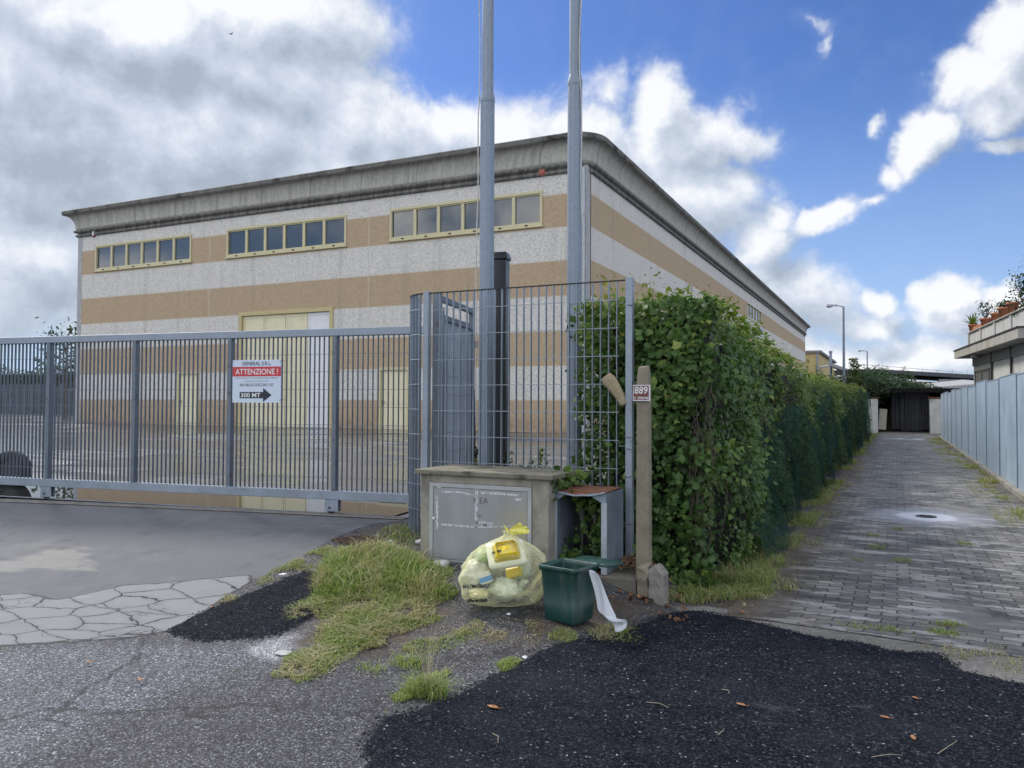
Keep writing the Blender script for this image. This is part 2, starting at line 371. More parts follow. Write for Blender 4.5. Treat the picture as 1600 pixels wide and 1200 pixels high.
under_lane = (XX > -1.0) & (YY > 6.3)
ZZ = ZZ - .02*under_lane
bumpy = np.vectorize(lambda a, b: mnoise.noise(Vector((a*3, b*3, 0))))(XX, YY)*.012
bumpy = bumpy*(np.maximum(S['dirt'], S['dirt2']) > -.1)
ZZ = ZZ + bumpy
ny, nx = XX.shape
idx = np.arange(nx*ny).reshape(ny, nx)
F = np.stack([idx[:-1, :-1], idx[:-1, 1:], idx[1:, 1:], idx[1:, :-1]], -1).reshape(-1, 4)
def ground_material():
    m, t, out = new_mat('road_surface'); v = obj_vec(t)
    def at(n): return t.n('ShaderNodeAttribute', attribute_name=n).outputs['Fac']
    w1 = t.m('MULTIPLY', t.m('SUBTRACT', t.noise(v, 9, 5, .65), .5), .12)
    def msk(n, soft=.012, wob=1.0): return t.mr(t.m('ADD', at(n), t.m('MULTIPLY', w1, wob)), -soft, soft, 0, 1, True)
    big = t.noise(v, .9, 5, .6); mid = t.noise(v, 5, 5, .6); fine = t.noise(v, 160, 3, .7)
    chip = t.n('ShaderNodeTexVoronoi', {'Vector': t.v('ADD', v, t.v('SCALE', t.noise(v, 60, 2, .6, color=True))), 'Scale': 105.}); chip.inputs['Vector'].links[0].from_node.inputs[1].links[0].from_node.inputs['Scale'].default_value = .02; cr = t.n('ShaderNodeSeparateColor', {0: chip.outputs['Color']}).outputs[0]; cdst = chip.outputs['Distance']
    gap = t.mr(cdst, .35, .62, 1, .25)
    coarse = t.ramp(cr, [(0, (.045, .046, .052)), (.45, (.092, .094, .104)), (.75, (.145, .148, .16)), (.93, (.215, .22, .235)), (1, (.42, .42, .43))])
    coarse = t.mix(1.0, coarse, t.ramp(gap, [(0, (.2, .2, .22)), (1, (1, 1, 1))]), 'MULTIPLY')
    coarse = t.mix(1.0, coarse, t.ramp(t.m('ADD', t.m('MULTIPLY', big, .6), t.m('MULTIPLY', mid, .4)), [(.3, (.62, .62, .64)), (.6, (1.1, 1.1, 1.1)), (.75, (1.3, 1.27, 1.25))]), 'MULTIPLY')
    # older lighter, coarser gravelly tarmac towards the cracked slab
    cold = t.mr(t.m('ADD', at('cold'), t.m('MULTIPLY', t.m('SUBTRACT', mid, .5), .6)), -.10, .25, 0, 1, True)
    coarse = t.mix(t.m('MULTIPLY', cold, .85), coarse, t.mix(1.0, coarse, (1.75, 1.8, 1.88), 'MULTIPLY'))
    # hairline cracks
    wv = t.v('SCALE', t.noise(v, 2.2, 5, .6, color=True)); wv.node.inputs['Scale'].default_value = .7
    ck = t.mr(t.vor(t.v('ADD', v, wv), .75, 'DISTANCE_TO_EDGE'), .0, .026, 1, 0)
    ck = t.m('MULTIPLY', ck, t.mr(t.noise(v, 1.1, 2), .40, .47))
    coarse = t.mix(t.m('MULTIPLY', ck, .75), coarse, (.02, .02, .024))
    # smooth drive
    dr = t.ramp(t.m('ADD', t.m('MULTIPLY', fine, .45), t.m('MULTIPLY', mid, .55)), [(.3, (.068, .074, .084)), (.48, (.112, .12, .134)), (.7, (.165, .173, .19))])
    vs_ = t.scale(v, (.55, 1.6, 1)); wet = t.mr(t.noise(vs_, 1.1, 4, .55), .54, .64, 0, 1, True)
    dr = t.mix(t.m('MULTIPLY', wet, .5), dr, (.052, .054, .062))
    pale = t.mr(t.noise(t.scale(v, (.35, 1.4, 1), (3, 1, 0)), 1.3, 4, .6), .56, .68, 0, .55, True)
    dr = t.mix(t.m('MULTIPLY', pale, .22), dr, (.165, .172, .186))
    dr = t.mix(t.mr(t.noise(v, 2.6, 6, .7), .56, .70, 0, .45, True), dr, (.055, .058, .066))
    # cracked pale slab
    wv2 = t.v('SCALE', t.noise(v, 3.2, 4, .6, color=True)); wv2.node.inputs['Scale'].default_value = .17
    vv = t.scale(t.v('ADD', v, wv2), (.72, 1.25, 1), (0, 0, 0), (0, 0, rad(12)))
    e = t.vor(vv, 3.3, 'DISTANCE_TO_EDGE'); crk = t.m('MAXIMUM', t.mr(t.m('SUBTRACT', e, t.m('MULTIPLY', t.noise(v, 4, 3, .6), .045)), -.020, .006, 1, 0, True), t.m('MULTIPLY', t.mr(t.vor(vv, 8.5, 'DISTANCE_TO_EDGE'), .004, .03, 1, 0, True), t.mr(t.noise(v, 1.9, 3, .6), .56, .62)))
    cc = t.ramp(t.m('ADD', t.m('MULTIPLY', mid, .6), t.m('MULTIPLY', fine, .4)), [(.3, (.155, .163, .178)), (.5, (.215, .223, .238)), (.72, (.275, .282, .297))])
    cc = t.mix(t.mr(e, .02, .16, .35, 0), cc, (.13, .135, .15))
    cc = t.mix(crk, cc, (.018, .018, .022))
    # fresh black tarmac
    fr = t.ramp(cr, [(0, (.004, .005, .008)), (.5, (.010, .0115, .017)), (.85, (.022, .025, .034)), (.97, (.042, .046, .060)), (.994, (.085, .088, .10)), (1, (.30, .30, .31))])
    fr0 = fr
    fr = t.mix(t.mr(mid, .45, .75, 0, .22), fr, (.035, .038, .046))
    fr = t.mix(t.mr(big, .5, .75, 0, .3), fr, (.050, .055, .070))
    fr = t.mix(t.mr(t.noise(t.scale(v, (1, 2.5, 1), (2, 7, 0)), 1.8, 6, .7), .60, .70, 0, .35, True), fr, (.09, .09, .095))
    # pale gravel
    gv = t.ramp(cr, [(0, (.16, .17, .19)), (.5, (.33, .34, .37)), (1, (.66, .67, .7))])
    gv = t.mix(1.0, gv, t.ramp(gap, [(0, (.35, .35, .38)), (1, (1, 1, 1))]), 'MULTIPLY')
    # earth with litter
    ea = t.ramp(t.noise(v, 34, 6, .75), [(.3, (.03, .024, .018)), (.5, (.085, .066, .048)), (.64, (.15, .12, .09)), (.75, (.28, .24, .18))])
    ea = t.mix(t.mr(mid, .36, .52, 0, .9, True), ea, t.mix(.25, coarse, ea))
    # threshold concrete
    th = t.ramp(t.m('ADD', t.m('MULTIPLY', t.noise(v, 26, 6, .72), .6), t.m('MULTIPLY', big, .4)), [(.32, (.08, .076, .068)), (.5, (.185, .178, .162)), (.68, (.31, .30, .28))])
    # open land far away
    px_ = t.n('ShaderNodeSeparateXYZ', {0: v})
    c = coarse
    c = t.mix(msk('drive', .02), c, dr)
    c = t.mix(msk('conc', .02, .6), c, cc)
    edge = t.m('ABSOLUTE', t.m('ADD', at('conc'), t.m('MULTIPLY', w1, .6))); c = t.mix(t.mr(edge, .004, .022, .85, 0), c, (.02, .02, .024))
    c = t.mix(msk('grav', .05, 1.5), c, gv)
    c = t.mix(msk('dirt', .10, 2), c, ea); c = t.mix(msk('dirt2', .08, 2), c, ea)
    c = t.mix(msk('thr', .03, .8), c, th)
    w2 = t.m('MULTIPLY', t.m('SUBTRACT', t.noise(v, 55, 3, .7), .5), .07)
    mn = t.mr(t.m('ADD', t.m('ADD', at('new'), t.m('MULTIPLY', w1, .9)), w2), -.006, .006, 0, 1, True); ms = t.mr(t.m('ADD', t.m('ADD', at('small'), w1), w2), -.008, .008, 0, 1, True)
    c = t.mix(ms, c, fr0); c = t.mix(mn, c, fr)
    smooth = t.m('MAXIMUM', msk('drive', .02), msk('conc', .02, .6))
    hh = t.m('MULTIPLY', t.mr(cdst, .1, .7, 1, 0), t.m('SUBTRACT', 1, t.m('MULTIPLY', smooth, .85)))
    hh = t.m('SUBTRACT', hh, t.m('MULTIPLY', t.m('MULTIPLY', crk, msk('conc', .02, .6)), 1.5))
    hh = t.m('ADD', hh, t.m('MULTIPLY', mid, .6))
    dw = t.m('MULTIPLY', t.m('MULTIPLY', wet, msk('drive', .02)), .28)
    rg = t.m('SUBTRACT', t.mr(mid, .35, .65, .62, .82), dw)
    rg = t.m('SUBTRACT', rg, t.m('MULTIPLY', t.m('MAXIMUM', mn, ms), .08))
    principled(t, out, c, rg, 0, bump(t, hh, .5, .005), **{'Specular IOR Level': t.m('SUBTRACT', .16, t.m('MULTIPLY', t.m('MAXIMUM', mn, ms), .145))}); return m
ground = np_mesh('ground', np.stack([XX, YY, ZZ], -1).reshape(-1, 3), F, ground_material(), smooth=True)
for k, a in S.items():
    at_ = ground.data.attributes.new(k, 'FLOAT', 'POINT'); at_.data.foreach_set('value', a.ravel().astype(np.float32))
tag(ground, kind='structure')

# ---- lane of interlocking pavers
def lane_material():
    m, t, out = new_mat('interlocking_pavers'); v = obj_vec(t)
    s = t.n('ShaderNodeSeparateXYZ', {0: v})
    zig = t.m('MULTIPLY', t.m('PINGPONG', t.m('MULTIPLY', s.outputs[0], 1.0), .055), .40)
    zag = t.m('MULTIPLY', t.m('PINGPONG', t.m('MULTIPLY', s.outputs[1], 1.0), .055), .25)
    q = t.n('ShaderNodeCombineXYZ', {0: t.m('ADD', s.outputs[0], zag), 1: t.m('ADD', s.outputs[1], zig), 2: 0.}).outputs[0]
    br = t.n('ShaderNodeTexBrick', {'Vector': q, 'Color1': (0, 0, 0, 1), 'Color2': (1, 1, 1, 1), 'Mortar': (.5, .5, .5, 1), 'Scale': 1.0, 'Mortar Size': .0065, 'Mortar Smooth': .25, 'Bias': 0., 'Brick Width': .21, 'Row Height': .105}, offset=.5)
    mort = br.outputs['Fac']; bc = t.n('ShaderNodeSeparateColor', {0: br.outputs['Color']}).outputs[0]
    mid = t.noise(v, 4, 6, .65); fine = t.noise(v, 90, 3, .7); big = t.noise(t.scale(v, (.6, .35, 1)), 1.2, 5, .6)
    c = t.ramp(t.m('ADD', t.m('MULTIPLY', bc, .35), t.m('ADD', t.m('MULTIPLY', mid, .35), t.m('MULTIPLY', fine, .3))), [(.2, (.055, .054, .054)), (.45, (.14, .138, .135)), (.62, (.22, .217, .21)), (.8, (.46, .455, .44))])
    c = t.mix(1.0, c, t.ramp(t.noise(t.scale(v, (1, .6, 1), (4, 9, 0)), 1.7, 5, .62), [(.36, (.52, .52, .53)), (.52, (1, .99, .96)), (.7, (1.25, 1.22, 1.15))]), 'MULTIPLY')
    # worn, filled stretches where the joints vanish
    fill = t.mr(big, .50, .60, 0, 1, True)
    wl = t.mr(t.noise(t.scale(v, (.7, 2.2, 1), (5, 2, 0)), 2.2, 5, .6), .55, .63, 0, 1, True)
    jm = t.m('MULTIPLY', mort, t.m('SUBTRACT', 1, t.m('MULTIPLY', fill, .72)))
    c = t.mix(t.m('MULTIPLY', jm, .93), c, (.018, .017, .015))
    c = t.mix(t.m('MULTIPLY', fill, .45), c, (.185, .18, .17)); c = t.mix(t.m('MULTIPLY', wl, .75), c, (.38, .38, .375))
    gr = t.m('MULTIPLY', mort, t.mr(t.noise(v, 1.6, 3), .56, .66)); c = t.mix(t.m('MULTIPLY', gr, .6), c, (.055, .08, .025))
    # littered edges
    ed = t.mr(t.m('ADD', t.m('ABSOLUTE', t.m('SUBTRACT', s.outputs[0], .48)), t.m('MULTIPLY', t.m('SUBTRACT', mid, .5), 1.1)), 1.05, 1.5, 0, .85, True)
    ea = t.ramp(t.noise(v, 30, 6, .75), [(.3, (.035, .03, .022)), (.55, (.10, .082, .06)), (.75, (.24, .20, .15))])
    c = t.mix(ed, c, ea)
    # sprayed white rings round the covers
    for cx, cy, r, amt in LANE_RINGS:
        dx = t.v('LENGTH', t.v('MULTIPLY', t.v('SUBTRACT', v, (cx, cy, 0)), (1, .8, 0)))
        dd = t.m('ADD', dx, t.m('MULTIPLY', t.m('SUBTRACT', mid, .5), .25))
        c = t.mix(t.mr(dd, r*.95, r*1.35, .92*amt, 0, True), c, (.85, .87, .92)); c = t.mix(t.mr(dd, r*.9, r*3.4, .6*amt, 0, True), c, (.42, .45, .52))
    h = t.m('SUBTRACT', t.m('MULTIPLY', fine, .2), t.m('MULTIPLY', jm, 1.0))
    principled(t, out, c, t.mr(mid, .3, .7, .55, .85), 0, bump(t, h, .8, .008), **{'Specular IOR Level': .3}); return m
ring1 = G(1447, 808); ring2 = G(1420, 686)
LANE_RINGS = [(ring1[0], ring1[1], .32, 1.08), (ring2[0], ring2[1], .55, .5)]
lx = np.linspace(-1.15, 2.3, 30); ly = np.linspace(6.15, 60, 220); LX, LY = np.meshgrid(lx, ly)
pl = poly([(1080, 957), (1210, 972), (1350, 992), (1480, 1012), (1640, 1035)])
lo = np.interp(lx, pl[:, 0], pl[:, 1])
LY[0, :] = lo; LY[1:, :] = np.maximum(LY[1:, :], lo[None, :]+.02*np.arange(1, 220)[:, None]*.1)
i2 = np.arange(LX.size).reshape(LX.shape)
lane = np_mesh('lane', np.stack([LX, LY, np.full(LX.shape, .006)], -1).reshape(-1, 3), np.stack([i2[:-1, :-1], i2[:-1, 1:], i2[1:, 1:], i2[1:, :-1]], -1).reshape(-1, 4), lane_material())
tag(lane, kind='structure')
for k, (rg_, lab, r) in enumerate(((ring1, 'dark round drain cover ringed with sprayed white paint, nearer one in the lane', .13), (ring2, 'round cover in a pale ring at the far end of the lane', .28))):
    b = MB(); b.lathe([(0.001, .018), (r*.7, .019), (r*.72, .012), (r*.78, .012), (r*.8, .019), (r, .017), (r*1.05, .008)], 28)
    for a in range(8): b.box(-r*.6, r*.6, -.004, .004, .018, .022, Matrix.Rotation(a*math.pi/8, 4, 'Z'))
    tag(b.build('drain_cover', M_dark, loc=(rg_[0], rg_[1], .0)), lab, 'drain cover')

# ---- yard
def yard_material():
    m, t, out = new_mat('wet_yard'); v = obj_vec(t)
    vr = t.scale(v, (1, 1, 1), (0, 0, 0), (0, 0, rad(-8)))
    big = t.noise(t.scale(vr, (.22, .42, 1)), 1.2, 6, .6); mid = t.noise(t.scale(vr, (.8, 1.0, 1)), 1.6, 5, .6); fine = t.noise(v, 40, 4, .7)
    c = t.ramp(t.m('ADD', t.m('MULTIPLY', fine, .4), t.m('MULTIPLY', mid, .6)), [(.3, (.06, .062, .066)), (.5, (.10, .102, .106)), (.7, (.16, .16, .158))])
    pale = t.mr(t.noise(t.scale(vr, (.45, .9, 1), (2, 3, 0)), .9, 5, .65), .56, .62, 0, .6, True); c = t.mix(pale, c, (.27, .27, .265))
    sp = t.n('ShaderNodeSeparateXYZ', {0: vr})
    j = t.m('ABSOLUTE', t.m('SUBTRACT', t.m('FRACT', t.m('MULTIPLY', sp.outputs[1], .22)), .5)); c = t.mix(t.mr(j, 0, .008, .8, 0), c, (.03, .03, .03))
    j2 = t.m('ABSOLUTE', t.m('SUBTRACT', t.m('FRACT', t.m('MULTIPLY', sp.outputs[0], .12)), .5)); c = t.mix(t.mr(j2, 0, .004, .7, 0), c, (.03, .03, .03))
    wet = t.mr(t.m('ADD', big, t.mr(t.n('ShaderNodeSeparateXYZ', {0: v}).outputs[0], -13, -20, 0, .10)), .43, .53, 0, 1, True)
    c = t.mix(t.m('MULTIPLY', wet, .45), c, (.05, .054, .062))
    r = t.mr(wet, 0, 1, .72, .16)
    principled(t, out, c, r, 0, bump(t, t.m('ADD', fine, t.m('MULTIPLY', mid, .5)), .12, .004), **{'Specular IOR Level': t.mr(wet, 0, 1, .2, .55)}); return m
yx = np.concatenate([np.linspace(-80, -12, 18), np.linspace(-11, -2.2, 40)]); yv = np.linspace(0, 1, 60)
YX, YV = np.meshgrid(yx, yv)
y0 = GR[1]+(YX-GR[0])*GD[1]/GD[0]-.02
y0 = np.where(YX > GR[0], GR[1]-.02, y0)
YYY = y0+(YV**2)*(110-y0)
YZ = H(YX, YYY)+.006; i3 = np.arange(YX.size).reshape(YX.shape)
yard = np_mesh('yard', np.stack([YX, YYY, YZ], -1).reshape(-1, 3), np.stack([i3[:-1, :-1], i3[:-1, 1:], i3[1:, 1:], i3[1:, :-1]], -1).reshape(-1, 4), yard_material(), smooth=True)
tag(yard, kind='structure')

# ---- standing water under the gate, with the steel track
m, t, out = new_mat('water'); v = obj_vec(t)
principled(t, out, (.03, .032, .034), .015, 0, bump(t, t.noise(v, 3, 2), .01, .003), IOR=1.33, **{'Specular IOR Level': .9}); M_water = m
def gate_pt(s, d, z): return (GR[0]+GD[0]*s+GN[0]*d, GR[1]+GD[1]*s+GN[1]*d, z)
b = MB(); L = []; 
for i in range(90):
    s = -9.5+i*.104+.0
    L.append((s, .015+.03*mnoise.noise(Vector((s*1.5, 0, 0))), 1.35+.35*mnoise.noise(Vector((s*.8, 5, 0)))))
vs_ = []; fs_ = []
for i, (s, a, c) in enumerate(L): vs_ += [gate_pt(s, a, .3305), gate_pt(s, c, .3305)]
for i in range(len(L)-1): fs_.append((2*i, 2*i+2, 2*i+3, 2*i+1))
b.add(vs_, fs_); tag(b.build('puddle', M_water), kind='structure')
m, t, out = new_mat('track_concrete'); v = obj_vec(t)
c = t.ramp(t.noise(v, 18, 6, .7), [(.3, (.09, .085, .08)), (.55, (.20, .19, .175)), (.75, (.30, .285, .26))])
principled(t, out, c, .8, 0, bump(t, t.noise(v, 60, 4), .3, .004)); M_track = m
vs_ = []; fs_ = []
for i in range(60):
    s = -13+i*.22; 
    for d in (-.26, -.10, .0): 
        x, y, _ = gate_pt(s, d+.012*mnoise.noise(Vector((s*3, d, 1))), 0); vs_.append((x, y, float(H(x, y))+.008))
for i in range(59):
    for k in (0, 1): fs_.append((3*i+k, 3*i+3+k, 3*i+4+k, 3*i+1+k))
tag(MB().add(vs_, fs_).build('kerb_strip', M_track), kind='structure')

# ================================================================== WAREHOUSE
YB = 24.8; XR = -9.25; XL = -34.95; YE = 95.0; ZT = 9.50; ZB = .2
BANDS = [(.0, 1.70, 1), (1.70, 2.86, 0), (2.86, 4.05, 1), (4.05, 5.23, 0), (5.23, 6.44, 1), (6.44, 7.57, 0), (7.57, 8.70, 1), (8.70, 11, 0)]
def wall_material():
    m, t, out = new_mat('washed_aggregate_panels'); v = obj_vec(t); s = t.n('ShaderNodeSeparateXYZ', {0: v})
    z = s.outputs[2]; wob = z
    mask = None
    for a, b_, k in BANDS:
        if k:
            mm = t.m('MULTIPLY', t.m('GREATER_THAN', wob, a), t.m('LESS_THAN', wob, b_)); mask = mm if mask is None else t.m('ADD', mask, mm)
    sp = t.noise(v, 16, 3, .75); sp2 = t.vor(v, 30, out='Color'); sc_ = t.n('ShaderNodeSeparateColor', {0: sp2}).outputs[0]
    f = t.m('ADD', t.m('MULTIPLY', sp, .55), t.m('MULTIPLY', sc_, .45))
    gy_ = t.ramp(f, [(.22, (.42, .405, .375)), (.42, (.58, .56, .525)), (.6, (.66, .64, .60)), (.8, (.74, .72, .675))])
    tn = t.ramp(f, [(.22, (.36, .27, .175)), (.45, (.44, .33, .215)), (.8, (.50, .385, .26))])
    c = t.mix(mask, gy_, tn)
    # thin pale joints between the courses
    for a, b_, k in BANDS[:-1]:
        dz = t.m('ABSOLUTE', t.m('SUBTRACT', z, b_)); c = t.mix(t.mr(dz, .012, .024, .8, 0), c, (.55, .50, .40))
    # vertical panel joints
    for X0 in JOINTS:
        dx = t.m('ABSOLUTE', t.m('SUBTRACT', s.outputs[0], X0)); fr = t.m('LESS_THAN', s.outputs[1], YB+.1)
        c = t.mix(t.m('MULTIPLY', t.mr(dx, .012, .028, .75, 0), fr), c, (.55, .50, .40))
    jy = t.m('ABSOLUTE', t.m('SUBTRACT', t.m('FRACT', t.m('DIVIDE', t.m('SUBTRACT', s.outputs[1], YB), 8.75)), .0)); sd_ = t.m('GREATER_THAN', s.outputs[1], YB+.3)
    c = t.mix(t.m('MULTIPLY', t.mr(jy, .0015, .004, .45, 0), sd_), c, (.45, .42, .36))
    st = t.mr(t.noise(t.scale(v, (1, 1, .08)), 2.2, 6, .68), .5, .74, 0, .34, True); c = t.mix(st, c, (.25, .225, .19))
    lw = t.m('MULTIPLY', t.mr(z, .55, 1.3, 1, 0, True), t.mr(t.noise(v, 2.2, 5, .7), .4, .62)); c = t.mix(t.m('MULTIPLY', lw, .65), c, (.15, .12, .085))
    principled(t, out, c, .88, 0, bump(t, sp, .35, .01)); return m
jt = [atY(326, 500, YB)[0], atY(575.6, 450, YB)[0]]; JOINTS = [jt[0], jt[1], 2*jt[1]-jt[0]]
M_wall = wall_material()
wh = empty('warehouse', ((XL+XR)/2, YB, .5)); tag(wh, 'long two storey warehouse with tan and grey stripes and a curved concrete cornice', 'warehouse')
def wpart(b, name, mat, parent=None, **k):
    o = b.build(name, mat, None, **k); o.parent = parent or wh
    # keep world coordinates in the mesh
    o.matrix_parent_inverse = Matrix.Translation(-Vector(wh.location)); return o
def fac(px0, py0, px1, py1):
    """rectangle on the facade from photo corners (left-top ... right-bottom)"""
    xm = (px0+px1)/2
    a = atY(px0, (py0+py1)/2, YB)[0]; c = atY(px1, (py0+py1)/2, YB)[0]
    return a, c
# openings on the facade
W = []
for x0, yt0, yb0, x1, yt1, yb1 in ((150, 384, 423, 300, 366, 409), (355, 359, 402, 542, 335, 386), (610, 328, 377, 848, 297, 355)):
    a = atY(x0, yt0, YB); b_ = atY(x1, yt1, YB); c = atY(x0, yb0, YB); d = atY(x1, yb1, YB)
    W.append((a[0], b_[0], (c[2]+d[2])/2, (a[2]+b_[2])/2))
wz0 = sum(q[2] for q in W)/3; wz1 = sum(q[3] for q in W)/3
W = [(q[0], q[1], wz0, wz1) for q in W]
ZY = .58
D_big = (atY(373, 600, YB)[0], atY(520, 600, YB)[0], ZY, atY(446, 484, YB)[2])
D_s1 = (atY(277, 620, YB)[0], atY(311, 620, YB)[0], ZY, atY(294, 581, YB)[2])
D_s2 = (atY(592, 620, YB)[0], atY(640, 620, YB)[0], ZY, atY(615, 574, YB)[2])
holes = [(a, b_, c, d) for a, b_, c, d in W]+[(D_big[0], D_big[1], ZB, D_big[3]), (D_s1[0], D_s1[1], ZB, D_s1[3]), (D_s2[0], D_s2[1], ZB, D_s2[3])]
# walls: front with real openings as a grid, then sides and back
xs = sorted({XL, XR-.35, *[h[0] for h in holes], *[h[1] for h in holes]}); zs = sorted({ZB, ZT+.1, *[h[2] for h in holes], *[h[3] for h in holes]})
b = MB(); TH = .28
def inside(x, z): return any(h[0] < x < h[1] and h[2] < z < h[3] for h in holes)
for i in range(len(xs)-1):
    for k in range(len(zs)-1):
        if not inside((xs[i]+xs[i+1])/2, (zs[k]+zs[k+1])/2):
            b.add([(xs[i], YB, zs[k]), (xs[i+1], YB, zs[k]), (xs[i+1], YB, zs[k+1]), (xs[i], YB, zs[k+1])], [(0, 1, 2, 3)])
for h in holes:     # reveals
    x0, x1, z0, z1 = h
    b.add([(x0, YB, z0), (x0, YB+TH, z0), (x0, YB+TH, z1), (x0, YB, z1)], [(3, 2, 1, 0)]); b.add([(x1, YB, z0), (x1, YB+TH, z0), (x1, YB+TH, z1), (x1, YB, z1)], [(0, 1, 2, 3)])
    b.add([(x0, YB, z1), (x1, YB, z1), (x1, YB+TH, z1), (x0, YB+TH, z1)], [(3, 2, 1, 0)]); b.add([(x0, YB, z0), (x1, YB, z0), (x1, YB+TH, z0), (x0, YB+TH, z0)], [(0, 1, 2, 3)])
SW = (56.3, 62.7, 7.62, 8.72)    # window in the side wall
ys = [YB+.35, SW[0], SW[1], YE]; z2 = [ZB, SW[2], SW[3], ZT+.1]
for i in range(3):
    for k in range(3):
        if i == 1 and k == 1: continue
        b.add([(XR, ys[i], z2[k]), (XR, ys[i+1], z2[k]), (XR, ys[i+1], z2[k+1]), (XR, ys[i], z2[k+1])], [(0, 1, 2, 3)])
for (ya, yb_, za, zb_) in ((SW[0], SW[0], SW[2], SW[3]), (SW[1], SW[1], SW[2], SW[3])):
    b.add([(XR, ya, za), (XR-TH, ya, za), (XR-TH, ya, zb_), (XR, ya, zb_)], [(0, 1, 2, 3)])
for za in (SW[2], SW[3]): b.add([(XR, SW[0], za), (XR, SW[1], za), (XR-TH, SW[1], za), (XR-TH, SW[0], za)], [(0, 1, 2, 3)])
b.add([(XL, YB, ZB), (XL, YE, ZB), (XL, YE, ZT+.1), (XL, YB, ZT+.1)], [(3, 2, 1, 0)]); b.add([(XL, YE, ZB), (XR, YE, ZB), (XR, YE, ZT+.1), (XL, YE, ZT+.1)], [(0, 1, 2, 3)])
wpart(b, 'wall', M_wall)
M_cornercol = simple('corner_column', (.38, .39, .40), .8, 0, .15, 4, .2, dirt=(.2, .19, .17), dirt_amt=.5, streak=1)
b = MB(); b.box(XR-.37, XR-.02, YB+.02, YB+.37, ZB, ZT+.1); wpart(b, 'corner_column', M_cornercol, bevel=.02)
b = MB(); b.box(XL-.03, XL+.28, YB-.012, YB+.3, ZB, ZT+.05); wpart(b, 'corner_column', M_cornercol, bevel=.01)
b = MB(); b.tube((XR-.13, YB-.02, .55), (XR-.13, YB-.02, ZT), .055, .055, 12)
for z in (1.5, 3.5, 5.5, 7.5, 9): b.tube((XR-.13, YB-.02, z), (XR-.13, YB-.02, z+.06), .068, .068, 12)
wpart(b, 'downpipe', simple('zinc_pipe', (.42, .46, .49), .5, .4, .12, 4, .1, dirt=(.22, .15, .12), dirt_amt=.6))
# dark inside behind the openings
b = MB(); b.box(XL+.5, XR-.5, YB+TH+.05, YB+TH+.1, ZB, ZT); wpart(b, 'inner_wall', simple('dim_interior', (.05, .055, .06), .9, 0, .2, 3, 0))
# cornice swept round three sides with a rounded front corner
prof = [(-.03, -.12), (.06, -.12), (.10, -.08), (.10, .0), (.03, .02), (.03, .06), (.12, .08), (.17, .12), (.17, .18), (.12, .215), (.08, .22), (.08, .24)]
for k in range(13):
    a = k/12*math.pi/2; prof.append((.10+.36*(1-math.cos(a)), .25+.62*math.sin(a)))
prof += [(.50, .88), (.53, .92), (.53, 1.06), (.48, 1.10), (.1, 1.12)]
path = []      # points on the wall plan with outward normal
R0 = .55
path.append(((XL, YE), (-1, 0)))
path.append(((XL, YB), (-1, -1)))
for x in np.arange(XL+1.25, XR-R0-.3, 1.25): path.append(((x, YB), (0, -1)))
for k in range(13):
    a = -math.pi/2+k/12*math.pi/2; path.append(((XR-R0+R0*math.cos(a), YB+R0+R0*math.sin(a)), (math.cos(a), math.sin(a))))
for y in np.arange(YB+2, YE-1, 1.25): path.append(((XR, y), (1, 0)))
path.append(((XR, YE), (1, 1))); path.append(((XL, YE), (-1, 1)))
vs_ = []; n = len(prof)
for (x, y), (nx_, ny_) in path:
    for o, z in prof: vs_.append((x+nx_*o, y+ny_*o, ZT+z))
cor = MB(); lip = MB(); fl = []; fc = []
for i in range(len(path)-1):
    for k in range(n-1):
        f = (i*n+k, (i+1)*n+k, (i+1)*n+k+1, i*n+k+1)
        (fl if (k >= n-5) else fc).append(f)
# expansion joints are real ribs standing 12 mm proud of the cove
m, t, out = new_mat('weathered_cornice'); v = obj_vec(t); s = t.n('ShaderNodeSeparateXYZ', {0: v})
al = t.m('ADD', s.outputs[0], s.outputs[1])
sv_ = t.n('ShaderNodeCombineXYZ', {0: t.m('MULTIPLY', al, 1.), 1: 0., 2: t.m('MULTIPLY', s.outputs[2], .16)}).outputs[0]
n1 = t.noise(sv_, 4.5, 7, .72); n2 = t.noise(v, 9, 5, .7)
c = t.ramp(t.m('ADD', t.m('MULTIPLY', n1, .7), t.m('MULTIPLY', n2, .3)), [(.28, (.10, .097, .088)), (.40, (.34, .33, .295)), (.56, (.50, .485, .44)), (.72, (.60, .585, .53))])
zz = s.outputs[2]
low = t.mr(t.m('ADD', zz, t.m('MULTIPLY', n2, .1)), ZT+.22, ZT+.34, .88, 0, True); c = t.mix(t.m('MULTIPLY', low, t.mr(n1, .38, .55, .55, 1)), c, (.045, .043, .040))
j = t.m('ABSOLUTE', t.m('SUBTRACT', t.m('FRACT', t.m('MULTIPLY', al, .4)), .5)); c = t.mix(t.mr(j, .004, .014, .5, 0), c, (.10, .098, .09))
mo = t.mr(t.m('ADD', zz, t.m('MULTIPLY', t.noise(sv_, 9, 5, .7), .5)), ZT+1.0, ZT+1.25, 0, .9, True); c = t.mix(mo, c, (.035, .035, .033))
principled(t, out, c, .9, 0, bump(t, n2, .4, .01)); M_cornice = m
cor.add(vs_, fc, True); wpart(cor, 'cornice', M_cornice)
lip.add(vs_, fl, False); wpart(lip, 'parapet_cap', concrete('mossy_cap', (.15, .145, .135), (.016, .016, .016), .95, 2.2))
b = MB(); b.box(XL+.1, XR-.4, YB+.4, YE-.1, ZT+1.0, ZT+1.05); wpart(b, 'roof', simple('roof_felt', (.15, .15, .15), .9))
